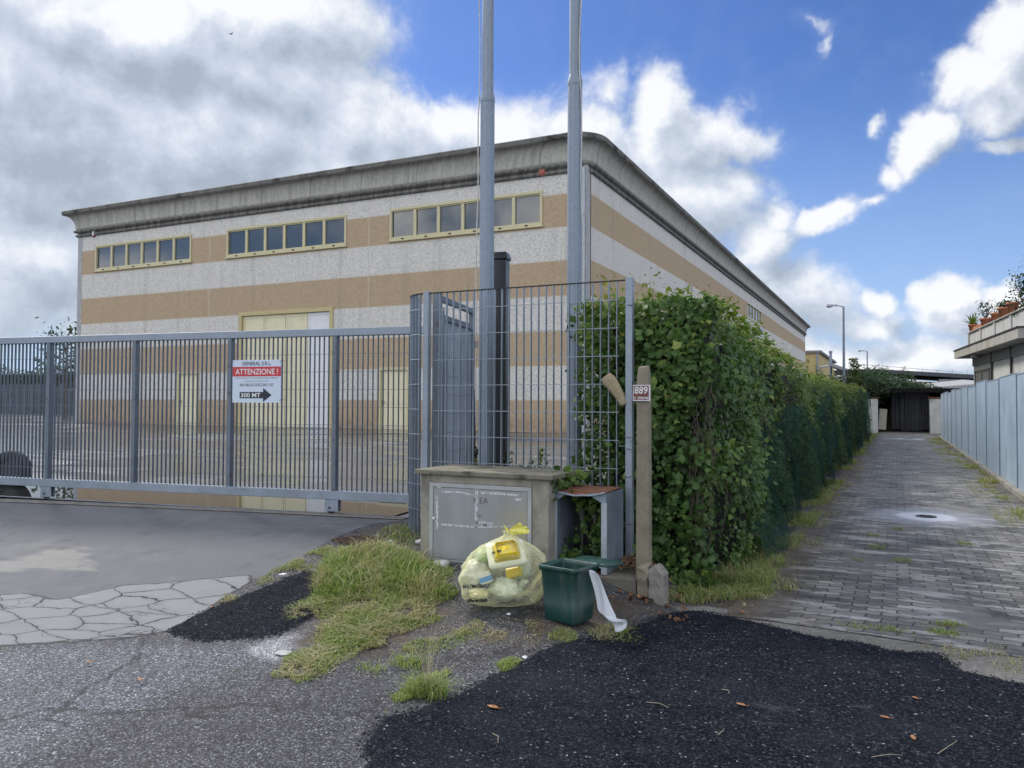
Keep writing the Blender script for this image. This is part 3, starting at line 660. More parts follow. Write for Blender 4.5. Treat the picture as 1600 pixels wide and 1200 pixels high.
# windows
m, t, out = new_mat('window_glass'); v = obj_vec(t)
principled(t, out, (.035, .05, .062), .03, 0, bump(t, t.noise(v, .7, 2), .02, .02), **{'Specular IOR Level': 1.0, 'Coat Weight': .6, 'Coat Roughness': .02}); M_glass = m
def window(x0, x1, z0, z1, npane, label=None):
    b = MB(); f = .085; y = YB+.02
    b.box(x0, x1, YB-.05, y+.06, z1-f, z1); b.box(x0, x1, YB-.05, y+.06, z0, z0+f*1.25)
    b.box(x0, x0+f, YB-.045, y+.06, z0+f*1.25, z1-f); b.box(x1-f, x1, YB-.045, y+.06, z0+f*1.25, z1-f)
    w_ = (x1-x0-2*f)/npane
    for i in range(1, npane):
        xc = x0+f+i*w_; b.box(xc-.06, xc+.06, YB-.02, y+.055, z0+f*1.25, z1-f)
    for i in range(npane):      # sash rails of each light
        xa = x0+f+i*w_+(.06 if i else 0); xb = x0+f+(i+1)*w_-(.06 if i < npane-1 else 0)
        b.box(xa, xb, YB-.005, y+.05, z1-f-.045, z1-f-.001); b.box(xa, xb, YB-.005, y+.05, z0+f*1.25+.001, z0+f*1.25+.045)
    b.box(x0-.05, x1+.05, YB-.09, YB-.002, z0-.035, z0-.002)
    o = wpart(b, 'window', M_creamwin)
    g = MB(); g.box(x0+f, x1-f, y+.02, y+.03, z0+f, z1-f); q = g.build('pane', M_glass); q.parent = o
    h = MB()
    for i in range(npane):
        xc = x0+f+(i+.5)*w_; h.box(xc-.05, xc+.05, YB-.075, YB-.051, z0+.03, z0+.07)
    q = h.build('handle', M_dark); q.parent = o
M_creamwin = simple('cream_window_frame', (.56, .51, .31), .45, 0, .05, 3, .03)
for q in W: window(*q, 6)
b = MB(); y0_, y1_, z0, z1 = SW
b.box(XR-.1, XR+.03, y0_, y1_, z1-.08, z1); b.box(XR-.1, XR+.03, y0_, y1_, z0, z0+.1); b.box(XR-.1, XR+.028, y0_, y0_+.12, z0+.1, z1-.08); b.box(XR-.1, XR+.028, y1_-.12, y1_, z0+.1, z1-.08)
for i in range(1, 5): yy = y0_+(y1_-y0_)*i/5; b.box(XR-.1, XR+.015, yy-.06, yy+.06, z0+.1, z1-.08)
o = wpart(b, 'window', M_creamwin); g = MB(); g.box(XR-.06, XR-.05, y0_+.1, y1_-.1, z0+.05, z1-.05); q = g.build('pane', M_glass); q.parent = o
# big folding door: 4 leaves, last one whiter
x0, x1, z0, z1 = D_big
b = MB(); f = .16; b.box(x0, x1, YB-.06, YB+.1, z1-f, z1+.0); b.box(x0, x0+f, YB-.055, YB+.1, z0, z1-f); b.box(x1-f, x1, YB-.055, YB+.1, z0, z1-f)
dr_ = wpart(b, 'loading_door', M_yframe)
lw_ = (x1-x0-2*f)/4
for i in range(4):
    xa = x0+f+i*lw_; l = MB(); l.box(xa+.02, xa+lw_-.02, YB+.06, YB+.10, z0, z1-f-.01)
    for (a, c) in ((xa+.02, xa+.10), (xa+lw_-.10, xa+lw_-.02)): l.box(a, c, YB+.04, YB+.058, z0, z1-f-.01)
    for zz_ in (z0+.05, z0+(z1-z0)*.38, z1-f-.12): l.box(xa+.10, xa+lw_-.10, YB+.042, YB+.058, zz_, zz_+.09)
    q = l.build('door_leaf', M_white if i == 3 else M_creamlt, bevel=.004); q.parent = dr_
    if i == 3: q['label'] = 'whiter door leaf'
    g = MB(); g.box(xa-.012, xa+.012, YB+.05, YB+.07, z0, z1-f-.01); q = g.build('seam', M_yframe); q.parent = dr_
for (x0, x1, z0, z1) in (D_s1, D_s2):
    b = MB(); f = .10; b.box(x0, x1, YB-.05, YB+.1, z1-f, z1); b.box(x0, x0+f, YB-.045, YB+.1, z0, z1-f); b.box(x1-f, x1, YB-.045, YB+.1, z0, z1-f)
    d_ = wpart(b, 'door', M_creamwin)
    l = MB(); l.box(x0+f, x1-f, YB+.05, YB+.09, z0, z1-f); l.box(x0+f+.05, x1-f-.05, YB+.03, YB+.048, z0+.1, z0+(z1-z0)*.36); l.box(x0+f+.05, x1-f-.05, YB+.03, YB+.048, z0+(z1-z0)*.42, z1-f-.1)
    q = l.build('door_leaf', M_creamlt, bevel=.006); q.parent = d_
    h = MB(); hx = x0+f+.07; h.box(hx-.02, hx+.02, YB+.0, YB+.03, z0+.95, z0+1.12); h.tube((hx, YB-.01, z0+1.05), (hx+.12, YB-.01, z0+1.05), .012)
    q = h.build('handle', M_black); q.parent = d_
# siren and camera on the facade
p = atY(849, 268, YB); b = MB(); b.box(-.12, .12, -.12, 0, -.14, .14); b.box(-.09, .09, -.14, -.121, -.10, .05); b.tube((0, -.07, -.14), (0, -.07, -.17), .05)
tag(b.build('siren', simple('red_siren', (.36, .10, .06), .5, 0, .1, 8, .05), loc=(p[0], YB-.002, p[2]), bevel=.015), 'small red alarm siren box high on the warehouse front near the corner', 'alarm siren')
p = atY(148, 364, YB); o = empty('security_camera', (p[0], YB, p[2])); tag(o, 'small white security camera with red underside below the cornice at the left end', 'security camera')
b = MB(); b.box(-.05, .05, -.10, 0, -.02, .10); b.tube((0, -.06, -.02), (0, -.06, -.14), .07, .07, 14); b.build('housing', M_white, o, bevel=.008)
b = MB(); b.lathe([(.068, -.142), (.06, -.18), (.035, -.21), (.001, -.22)], 14, cx=0, cy=-.06); b.build('dome', simple('red_dome', (.35, .03, .03), .3), o)
p = atX(1178, 519, XR); b = MB(); b.box(0, .5, -.9, .9, -.12, .12); b.tube((.1, 0, -.12), (.02, 0, -.4), .04); 
for k in range(4): b.box(.05, .45, -.8+k*.42, -.5+k*.42, .121, .22)
tag(b.build('floodlight', M_dark, loc=(XR, p[1], p[2]), bevel=.02), 'dark wall floodlight on the warehouse side just above the hedge', 'floodlight')

# ================================================================== SLIDING GATE
gang = math.atan2(GD[1], GD[0])
gate = empty('sliding_gate', (GR[0], GR[1], .33), gang); tag(gate, 'long galvanised sliding gate of close vertical flat bars across the driveway', 'gate')
def on_gate(px, py):
    p = ray_plane(px, py, (GR[0], GR[1], 0), (GN[0], GN[1], 0)); return (p[0]-GR[0])*GD[0]+(p[1]-GR[1])*GD[1], p[2]-.33
s_r, zt = on_gate(655, 510); zt2 = on_gate(5, 528)[1]; zt = (zt+zt2)/2
zb = (on_gate(640, 786)[1]+on_gate(10, 757)[1])/2; zbt = zb+.10
sp_ = [on_gate(x, 650)[0] for x in (77, 211, 360, 524)]
sp_ = [sp_[0]-(sp_[1]-sp_[0])] + sp_
s_l = sp_[0]-.3
b = MB(); b.box(s_l, s_r+.12, -.04, .04, zt-.085, zt); b.build('top_rail', M_galv, gate, bevel=.006)
b = MB(); b.box(s_l, s_r+.12, -.04, .04, zb, zbt); b.build('bottom_rail', M_galv, gate, bevel=.006)
ends = sp_+[s_r+.10]
for s in sp_:
    b = MB(); b.box(s-.028, s+.028, -.036, .036, zbt, zt-.085); b.build('upright', M_galv_dark, gate, bevel=.004)
for i in range(len(ends)-1):
    a, c = ends[i]+.028, ends[i+1]-.028; k = max(3, round((c-a)/.062)); b = MB()
    for q in range(1, k): x = a+(c-a)*q/k; b.box(x-.0018, x+.0018, -.0145, .0145, zbt, zt-.085)
    z = zbt+.14
    while z < zt-.1: b.box(a, c, -.0185, -.0150, z-.0025, z+.0025); z += .198
    b.build('grille', M_galv_dark, gate)
for s in (sp_[1], on_gate(520, 785)[0]):
    b = MB(); b.box(s-.085, s+.085, -.035, -.020, .02, zb-.001); b.box(s-.085, s+.085, .022, .035, .02, zb-.001); b.box(s-.085, s-.075, -.0195, .0215, .05, zb-.001)
    hs = b.build('wheel_housing', M_galv, gate, bevel=.003)
    b = MB(); b.tube((s-.02, -.016, .045), (s-.02, .016, .045), .052, .052, 20); b.tube((s-.02, -.045, .06), (s-.02, .04, .06), .012, .012, 8); q = b.build('wheel', M_dark, hs)
b = MB(); vs_ = []
b.box(-13, .3, -.008, .008, -.006, .004); o = b.build('gate_track', M_galv_dark, loc=(GR[0], GR[1], .325)); o.rotation_euler = (0, 0, gang); tag(o, 'thin steel track the sliding gate runs on', 'gate track')
# sign hung on the gate
s0, za = on_gate(366, 563); s1, zb1 = on_gate(441.5, 562); zlow = on_gate(366, 629)[1]; zhi = (za+zb1)/2
W_, H_ = s1-s0, zhi-zlow
gy_ = -.024
P0 = np.array(gate_pt((s0+s1)/2, gy_, .33+(zhi+zlow)/2))
sg = empty('warning_sign', P0, gang); tag(sg, 'white notice board with red ATTENZIONE band and black arrow hung on the sliding gate', 'sign')
M_signw = simple('sign_white', (.60, .68, .80), .4, 0, .02, 5, 0); M_signred = simple('sign_red', (.55, .035, .05), .4, 0, .03, 5, 0); M_ink = simple('sign_ink', (.015, .02, .035), .5, 0, .02, 5, 0)
b = MB(); b.box(-W_/2, W_/2, -.003, .003, -H_/2, H_/2); b.build('board', M_signw, sg)
zr = lambda f: H_/2-f*H_    # fraction from the top
b = MB(); b.box(-W_/2+.002, W_/2-.002, -.0046, -.0032, zr(.385), zr(.16)); b.build('red_band', M_signred, sg)
b = MB(); put_text(b, 'GENERAL S.R.L.', 0, zr(.085), W_*.60, H_*.09, -.0042, .016)
put_text(b, 'PER IL CARICO E LO SCARICO DELLA MERCE', 0, zr(.425), W_*.86, H_*.030, -.0042)
put_text(b, 'L\'INGRESSO CORRETTO \u00c8', 0, zr(.495), W_*.50, H_*.034, -.0042)
put_text(b, 'VIA DELLE CIOCCHE 1157', 0, zr(.585), W_*.70, H_*.066, -.0042, .016)
b.add([(-W_*.345, -.0042, zr(.75)), (-W_*.345, -.0042, zr(.90)), (W_*.14, -.0042, zr(.90)), (W_*.14, -.0042, zr(.985)), (W_*.315, -.0042, zr(.825)), (W_*.14, -.0042, zr(.655)), (W_*.14, -.0042, zr(.75))], [(0, 1, 2, 6), (3, 4, 5)])
b.build('lettering', M_ink, sg)
b = MB(); put_text(b, 'ATTENZIONE !', 0, zr(.275), W_*.88, H_*.135, -.0058, .012); put_text(b, '300 MT', -W_*.115, zr(.825), W_*.41, H_*.105, -.0058, .02); b.build('lettering', M_white, sg)
b = MB()
for sx in (-1, 1):
    for sz in (-1, 1):
        x = sx*(W_/2-.02); z = sz*(H_/2-.025); b.path([(x, -.006, z), (x+sx*.02, -.012, z+.008), (x+sx*.045, .0, z+.012), (x+sx*.05, .03, z+.01)], .002, 5)
b.build('cable_tie', M_black, sg)

# tyre standing behind the gate
p = atD(17, 740, 11.6); b = MB(); rr = .28
profi = [(rr*.62, -.085), (rr*.78, -.10), (rr*.95, -.085), (rr, -.05), (rr, .05), (rr*.95, .085), (rr*.78, .10), (rr*.62, .085), (rr*.62, -.085)]
b.lathe(profi, 40, Matrix.Rotation(rad(90), 4, 'X')); 
o = empty('wheel', (p[0], p[1], float(H(p[0], p[1]))+rr-.03), rad(24)); tag(o, 'black rubber wheel standing in the yard behind the left end of the gate', 'wheel')
b.build('tyre', M_rubber, o); b = MB(); b.lathe([(.001, -.02), (.06, -.03), (.10, .0), (rr*.6, .02), (rr*.63, -.07)], 30, Matrix.Rotation(rad(90), 4, 'X')); b.lathe([(.001, .03), (rr*.6, .03)], 30, Matrix.Rotation(rad(90), 4, 'X')); b.build('rim', M_dark, o)

# ================================================================== GRATING FENCE
YF = 6.5
fzt = (atY(985, 436, YF)[2]+atY(672, 458, YF)[2])/2
xa = atY(667, 600, YF)[0]; xb = atY(984, 600, YF)[0]
fence = empty('grating_fence', (xa, YF, .2)); tag(fence, 'galvanised grating fence panel with curved end beside the sliding gate', 'fence')
def fpart(b, name, mat, **k):
    o = b.build(name, mat, **k); o.parent = fence; o.matrix_parent_inverse = Matrix.Translation(-Vector(fence.location)); return o
b = MB(); b.box(xa-.03, xa+.028, YF-.03, YF+.03, .15, fzt+.012); fpart(b, 'post', M_galv, bevel=.004)
b = MB(); b.box(xb-.030, xb+.030, YF-.03, YF+.03, .1, fzt+.015); fpart(b, 'post', M_galv, bevel=.004)
xe = atY(967, 600, YF)[0]
b = MB(); pitch = .0735; x = xa+.03; b.box(xa+.03, xb-.03, YF-.016, YF+.016, fzt-.008, fzt); fpart(b, 'top_rail', M_dark)
b = MB(); x = atY(687, 600, YF)[0]; zlowf = .40
while x < xe+.01:
    b.box(x-.0025, x+.0025, YF-.015, YF+.015, .27, fzt-.008); x += pitch
zw = []
for k in range(10):
    z = fzt-.17-k*.2405
    if z < .3: break
    b.box(atY(679, 600, YF)[0], xe+.004, YF-.0195, YF-.0152, z-.003, z+.003)
fpart(b, 'grille', M_galv)
# clamps between the panel and the right post
b = MB()
for z in (fzt-1.42, fzt-.2): b.box(xe, xb-.03, YF-.004, YF+.004, z-.004, z+.004); b.tube((xb-.034, YF-.02, z-.02), (xb+.034, YF-.04, z-.025), .006)
for z in (1.28, .95, .55): b.path([(xb-.035, YF-.034, z), (xb, YF-.037, z-.006), (xb+.035, YF-.034, z)], .0035, 5)
fpart(b, 'clamp', M_galv_dark)
# curved end
b = MB(); cx_, cy_, RC = xa-.02, YF+.30, .30
a0, a1 = rad(-92), rad(-185); arc = [(cx_+RC*math.cos(a0+(a1-a0)*k/9), cy_+RC*math.sin(a0+(a1-a0)*k/9)) for k in range(10)]
for k, (x, y) in enumerate(arc[1:]):
    b.box(-.0025, .0025, -.014, .014, .16, fzt-.008, Matrix.Translation((x, y, 0)) @ Matrix.Rotation(a0+(a1-a0)*(k+1)/9+rad(90), 4, 'Z'))
for k in range(10):
    z = fzt-.17-k*.2405+.012
    if z > .2: b.path([(x, y, z) for x, y in [(cx_+(RC+.017)*math.cos(a0+(a1-a0)*q/12), cy_+(RC+.017)*math.sin(a0+(a1-a0)*q/12)) for q in range(13)]], .003, 5)
fpart(b, 'curved_grille', M_galv)
b = MB()
for q in range(12):
    a = a0+(a1-a0)*q/12; a_ = a0+(a1-a0)*(q+1)/12
    b.add([(cx_+r*math.cos(t_), cy_+r*math.sin(t_), z) for t_ in (a, a_) for r in (RC-.016, RC+.016) for z in (fzt-.008, fzt)], [(0, 2, 6, 4), (1, 5, 7, 3), (0, 4, 5, 1), (2, 3, 7, 6)])
fpart(b, 'curved_rail', M_dark)
# steel angle behind the post
b = MB(); b.box(xa+.06, xa+.10, YF+.12, YF+.16, .2, fzt-.13)
for k in range(9): b.tube((xa+.08, YF+.118, .5+k*.22), (xa+.08, YF+.108, .5+k*.22), .008)
tag(b.build('gate_guide_post', M_galv, bevel=.003), 'slim punched steel angle post just behind the left fence post', 'post')

# cardboard tag wired on the fence
p = atY(958, 602, YF-.03); b = MB(); o = empty('cardboard_tag', p); tag(o, 'small creased brown cardboard tag with faded scribble wired to the grating', 'cardboard tag')
vs_ = []; fs_ = []; nU, nV = 14, 6
for i in range(nU+1):
    u = i/nU
    for j_ in range(nV+1):
        w__ = j_/nV-.5; cxp = 946+u*29; cyp = 588+u*46+math.sin(u*3)*-5; ang = rad(52+u*12)
        wd = (25*(1-u*.55)*min(1, .75+u))*w__; X = cxp+math.sin(ang)*wd; Yp = cyp-math.cos(ang)*wd
        q = atY(X, Yp, YF-.03); bulge = -.03*math.cos(w__*3)*(.4+u*.6); vs_.append((q[0]-p[0], q[1]-p[1]+bulge+.012*u, q[2]-p[2]))
for i in range(nU):
    for j_ in range(nV): a = i*(nV+1)+j_; fs_.append((a, a+1, a+nV+2, a+nV+1))
b.add(vs_, fs_, True); q = b.build('card', simple('card', (.34, .285, .185), .85, 0, .12, 9, .1), o); sm = q.modifiers.new('thick', 'SOLIDIFY'); sm.thickness = .003
b = MB()
for k in range(9):
    u = .22+k*.075; q = atY(946+u*29+2*math.sin(k*2.1), 588+u*46-4, YF-.075); b.path([(q[0]-p[0]-.012, q[1]-p[1], q[2]-p[2]), (q[0]-p[0], q[1]-p[1]-.003, q[2]-p[2]+.012*math.sin(k)), (q[0]-p[0]+.014, q[1]-p[1], q[2]-p[2]+.004)], .0014, 4)
b.build('scribble', M_ink, o)

# ---- open pedestrian gate leaf behind the fence
A = atD(683, 600, 8.1); Bp = atD(737, 600, 9.3); ang = math.atan2(Bp[1]-A[1], Bp[0]-A[0]); Ln = math.hypot(Bp[0]-A[0], Bp[1]-A[1])
zt_ = atD(690, 460, 8.1)[2]
leaf = empty('gate_leaf', (A[0], A[1], .35), ang); tag(leaf, 'open galvanised gate leaf of dense grating standing end-on behind the fence', 'gate leaf')
hh = zt_-.35
b = MB(); b.box(-.04, .04, -.04, .04, -.1, hh+.02); b.build('post', M_galv_dark, leaf, bevel=.004)
b = MB(); b.box(.04, Ln, -.025, .025, hh-.06, hh); b.box(.04, Ln, -.025, .025, hh-.25, hh-.19); b.box(Ln-.05, Ln, -.024, .024, .1, hh-.06); b.box(.04, Ln-.05, -.024, .024, .1, .16); b.box(.04, .09, -.024, .024, .16, hh-.25); b.build('frame', M_galv_dark, leaf, bevel=.003)
b = MB(); x = .12
while x < Ln-.06: b.box(x-.0025, x+.0025, -.013, .013, .16, hh-.25); x += .062
z = .3
while z < hh-.3: b.box(.09, Ln-.05, -.017, -.0135, z-.003, z+.003); z += .2
b.build('grille', M_galv, leaf)
b = MB(); b.path([(Ln+.01, .0, hh-.4), (Ln+.05, -.01, hh-.42), (Ln+.13, -.01, hh-.41)], .012, 6); b.box(Ln+.1, Ln+.14, -.03, .02, hh-.45, hh-.37); b.build('latch', M_dark, leaf)
b = MB(); b.path([(Ln+.02, -.02, hh-.95), (Ln+.03, -.03, hh-1.3), (Ln-.01, -.04, hh-1.7), (Ln+.03, -.03, hh-1.85), (Ln-.02, -.05, hh-2.0)], .012, 5)
for k in range(7): b.path([(Ln+.0+.03*math.sin(k*2), -.05, hh-1.62-k*.03), (Ln+.06*math.cos(k), -.07, hh-1.66-k*.04), (Ln-.05+.02*k, -.04, hh-1.7-k*.02)], .014, 5)
tag(b.build('chain', M_rubber, loc=(A[0], A[1], .35)), 'dark chain and padlock looped round the free end of the open gate leaf', 'chain').rotation_euler = (0, 0, ang)

# ---- flagpoles, black post
def pole(px_top, px_bot, ystep, D, wl, wu, label, ropeside):
    base = atD(px_bot, 700, D); zs_ = atD(px_top, ystep, D)[2]; g0 = float(H(base[0], base[1]))
    rl = wl/2/FPX*D; ru = wu/2/FPX*D; top = atD(px_top, 0, D)[2]+2.6
    o = empty('flagpole', (base[0], base[1], g0)); tag(o, label, 'flagpole', 'galvanised flagpoles behind the fence')
    b = MB(); b.tube((0, 0, -.05), (0, 0, zs_-g0), rl, rl*.93, 28); b.build('lower_tube', M_pole, o)
    b = MB(); b.lathe([(rl*.93, zs_-g0), (rl*.97, zs_-g0+.01), (rl*.97, zs_-g0+.05), (ru*1.02, zs_-g0+.12)], 28); b.tube((0, 0, zs_-g0+.1), (0, 0, top-g0), ru, ru*.9, 28); b.lathe([(ru*1.2, top-g0), (ru*1.1, top-g0+.08), (.001, top-g0+.1)], 16); b.build('upper_tube', M_pole, o)
    side = Vector((CR[0], CR[1], 0))*ropeside; toC = Vector((-CF[0], -CF[1], 0))*.02
    pts = []; nn = 60
    for k in range(nn+1):
        f = k/nn; z = 1.0+(top-g0-1.1)*f; rr_ = rl*1.05 if z < zs_-g0 else ru*1.25
        wob = .02*math.sin(f*9)+(.012*math.sin(f*31))
        pts.append(side*(rr_+.004+(.012+wob*.4 if ropeside < 0 else wob*.7-.02))+Vector((-CF[0], -CF[1], 0))*(rl*.8 if ropeside > 0 else .0)+Vector((0, 0, z)))
    b = MB(); b.path(pts, .006, 6); r = b.build('rope', M_rope, o)
    return o
p1 = pole(761, 759, 157, 8.0, 24, 18.5, 'galvanised flagpole beside the black square post, left of the two', -1)
p2 = pole(899, 897, 130, 8.0, 24.5, 18.5, 'galvanised flagpole in front of the warehouse corner, right of the two', 1)
b = MB(); q = Vector(p2.location); b.box(-.06, .06, -.03, .03, 1.35, 1.5); b.tube((0, -.1, 1.9), (0, -.135, 1.9), .012); b.path([(-.05, -.1, 1.95), (-.02, -.13, 2.02), (.0, -.12, 1.86), (.03, -.1, 1.9)], .006, 5); b.build('cleat', M_dark, p2)
p = atD(781, 700, 8.5); g0 = float(H(p[0], p[1])); zt_ = atD(781, 394, 8.5)[2]-g0; wd = .078
o = empty('square_post', (p[0], p[1], g0), rad(12)); tag(o, 'tall black square steel post with flat cap beside a flagpole', 'post')
b = MB(); b.box(-wd, wd, -wd, wd, -.05, zt_-.08); b.build('shaft', M_black, o, bevel=.006)
b = MB(); b.box(-wd-.014, wd+.014, -wd-.014, wd+.014, zt_-.078, zt_-.03); b.box(-wd-.002, wd+.002, -wd-.002, wd+.002, zt_-.03, zt_); b.build('cap', M_black, o, bevel=.006)

# ================================================================== UTILITY CABINET
YC = 5.80
cx0 = atY(657, 800, YC)[0]; cx1 = atY(857, 800, YC)[0]; cz1 = (atY(657, 742, YC)[2]+atY(855, 748, YC)[2])/2
dx0 = atY(672, 800, YC)[0]; dx1 = atY(831, 800, YC)[0]
dzt = (atY(676, 753, YC)[2]+atY(828, 762, YC)[2])/2; dzb = atY(676, 871, YC)[2]
cab = empty('utility_cabinet', ((cx0+cx1)/2, YC, .15)); tag(cab, 'rough concrete utility cabinet with mossy slab top and grey metal door', 'utility cabinet')
def cpart(b, name, mat, **k):
    o = b.build(name, mat, **k); o.parent = cab; o.matrix_parent_inverse = Matrix.Translation(-Vector(cab.location)); return o
b = MB(); dz = .03
b.box(cx0, dx0, YC, YC+.55, .02, cz1); b.box(dx1, cx1, YC, YC+.55, .02, cz1); b.box(dx0, dx1, YC, YC+.55, dzt, cz1); b.box(dx0, dx1, YC+.5, YC+.55, .02, dzt); b.box(dx0, dx1, YC+.05, YC+.5, .02, dzb-.06)
cpart(b, 'housing', M_conc, bevel=.008)
b = MB(); b.box(cx0-.035, cx1+.05, YC-.05, YC+.62, cz1+.001, cz1+.042); cpart(b, 'slab', M_concmoss, bevel=.008)
m, t, out = new_mat('cabinet_door_paint'); v = obj_vec(t)
n1 = t.noise(t.scale(v, (1, 1, .3)), 4, 5, .6); c = t.ramp(n1, [(.3, (.255, .27, .285)), (.7, (.34, .355, .375))])
ym = t.mr(t.v('LENGTH', t.v('MULTIPLY', t.v('SUBTRACT', v, (dx1-.09, YC, dzb+.22)), (1, 0, .85))), .05, .36, .55, 0, True); c = t.mix(ym, c, (.42, .36, .20))
principled(t, out, c, .45, .3, bump(t, t.noise(v, 120, 2), .05, .002)); M_cdoor = m
fw_ = .035
b = MB(); b.box(dx0, dx1, YC-.012, YC+.02, dzt-fw_, dzt); b.box(dx0, dx0+fw_, YC-.0125, YC+.02, dzb, dzt-fw_); b.box(dx1-fw_, dx1, YC-.0125, YC+.02, dzb, dzt-fw_); b.box(dx0, dx1, YC-.012, YC+.02, dzb-.035, dzb-.001)
cpart(b, 'door_frame', simple('frame_grey', (.38, .40, .41), .5, .2, .1, 6, .05, dirt=(.2, .18, .15), dirt_amt=.3), bevel=.002)
b = MB(); b.box(dx0+fw_+.004, dx1-fw_-.004, YC-.010, YC+.01, dzb+.003, dzt-fw_-.004); dd = cpart(b, 'door', M_cdoor, bevel=.002)
m, t, out = new_mat('old_tape'); v = obj_vec(t)
al_ = t.mr(t.noise(t.scale(v, (3, 1, 1)), 22, 5, .75), .38, .52, .15, .85, True)
pb = t.n('ShaderNodeBsdfPrincipled', {'Base Color': (.62, .64, .67, 1), 'Roughness': .35}); tr = t.n('ShaderNodeBsdfTransparent')
mx = t.n('ShaderNodeMixShader', {0: al_, 1: tr.outputs[0], 2: pb.outputs[0]}); t.nt.links.new(mx.outputs[0], out.inputs[0]); M_tape = m
def cp(x, y): q = atY(x, y, YC); return q[0], q[2]
def strip(b, pts, hw):
    for (x0, y0), (x1, y1) in zip(pts[:-1], pts[1:]):
        a = np.array(cp(x0, y0)); c = np.array(cp(x1, y1)); d = (c-a)/np.linalg.norm(c-a); n_ = np.array([-d[1], d[0]])*hw
        q = [a+n_, c+n_, c-n_, a-n_]; b.add([(u[0], YC-.0118, u[1]) for u in q], [(3, 2, 1, 0)])
b = MB(); strip(b, [(691, 768), (722, 769), (742, 774)], .008); strip(b, [(684, 774), (684.5, 826)], .012); strip(b, [(746, 762), (745, 825)], .013)
strip(b, [(752, 770), (780, 771), (811, 774)], .009); strip(b, [(690, 819), (740, 823), (770, 823)], .008); strip(b, [(745, 816), (771, 818)], .012); strip(b, [(771, 823), (806, 822)], .0045); strip(b, [(806, 780), (815, 780)], .012); strip(b, [(684, 760), (690, 760)], .009)
q = b.build('tape', M_tape); q.parent = dd
b = MB()
for s, x, y, w1, h1 in (('V', 743, 781, .035, .05), ('EA', 757, 782, .075, .05), ('e', 759, 820, .028, .028), ('P', 746, 819, .02, .03), ('m', 750, 806, .05, .02)):
    a, c = cp(x, y); put_text(b, s, a, c, w1, h1, YC-.0135, -.01 if s != 'e' else .02)
q = b.build('marker_writing', simple('faded_marker', (.14, .12, .11), .6), dd)
b = MB(); a, c = cp(679, 809); b.tube((a, YC-.012, c), (a, YC-.02, c), .012); b.box(a-.002, a+.002, YC-.0215, YC-.0202, c-.008, c+.008); q = b.build('lock', M_white, dd)

# ---- gutted meter box on its plinth
YM = 5.95
m_x0 = atY(865, 820, YM)[0]; m_x1 = atY(948, 820, YM)[0]; m_zt = atY(905, 768, YM)[2]; m_zb = atY(905, 884, YM)[2]; dep = .42
M_box = simple('grey_box_paint', (.20, .245, .30), .5, .2, .15, 5, .08, dirt=(.10, .10, .10), dirt_amt=.4)
M_rust = simple('rust', (.20, .085, .050), .9, 0, .3, 12, .3, dirt=(.09, .045, .03), dirt_amt=.7)
mb_ = empty('meter_box', ((m_x0+m_x1)/2, YM, m_zb)); tag(mb_, 'gutted grey metal meter box with rusty bent top and open front beside the concrete cabinet', 'meter box')
def mpart(b, name, mat, **k):
    o = b.build(name, mat, **k); o.parent = mb_; o.matrix_parent_inverse = Matrix.Translation(-Vector(mb_.location)); return o
b = MB(); tk = .006; R_ = m_x1
b.box(m_x0, m_x0+.022, YM, YM+dep, m_zb, m_zt); b.box(m_x1-.022, m_x1, YM, YM+dep, m_zb-.05, m_zt-.005); b.box(m_x0+.022, m_x1-.022, YM+.02, YM+dep, m_zb, m_zb+.012)

b.add([(m_x0, YM-.012, m_zt-.08), (m_x0+.035, YM-.012, m_zt-.08), (m_x0+.13, YM-.012, m_zt-.01), (m_x0, YM-.012, m_zt+.0)], [(0, 1, 2, 3)]); b.add([(m_x1, YM-.012, m_zt-.08), (m_x1-.038, YM-.012, m_zt-.08), (m_x1-.16, YM-.012, m_zt-.012), (m_x1, YM-.012, m_zt+.0)], [(3, 2, 1, 0)])
mpart(b, 'casing', M_box, bevel=.002)
b = MB(); b.box(m_x0-.004, m_x0+.034, YM-.014, YM-.001, m_zb, m_zt-.08); b.box(m_x1-.042, m_x1+.004, YM-.014, YM-.001, m_zb-.05, m_zt-.08); b.box(m_x0+.034, m_x1-.042, YM-.013, YM-.001, m_zb, m_zb+.03)
mpart(b, 'front_rim', simple('pale_rim_paint', (.36, .41, .46), .5, .2, .15, 8, .08, dirt=(.14, .11, .09), dirt_amt=.5), bevel=.002)
vs_ = []; fs_ = []; nU, nV = 12, 8
for i in range(nU+1):
    for j_ in range(nV+1):
        u = i/nU; v_ = j_/nV; x = m_x0+.004+(m_x1-m_x0-.008)*u; y = YM-.022+(dep+.01)*v_
        z = m_zt+.004+.006*math.sin(v_*2.2)-.035*math.sin(u*math.pi)**.7*(1-v_)**1.5+.008*mnoise.noise(Vector((u*6, v_*4, 2))); vs_.append((x, y, z))
for i in range(nU):
    for j_ in range(nV): a = i*(nV+1)+j_; fs_.append((a, a+nV+1, a+nV+2, a+1))
b = MB(); b.add(vs_, fs_, True); q = mpart(b, 'lid', M_rust); sm = q.modifiers.new('t', 'SOLIDIFY'); sm.thickness = .006
b = MB(); b.path([(x, y-.004, z+.001) for x, y, z in [vs_[i*(nV+1)] for i in range(nU+1)]], .008, 6); mpart(b, 'lid_edge', M_galv)
b = MB(); b.box(m_x0+.022, m_x1-.022, YM+dep-.02, YM+dep-.012, m_zb, m_zt-.01); mpart(b, 'back_panel', M_dark)
b = MB()
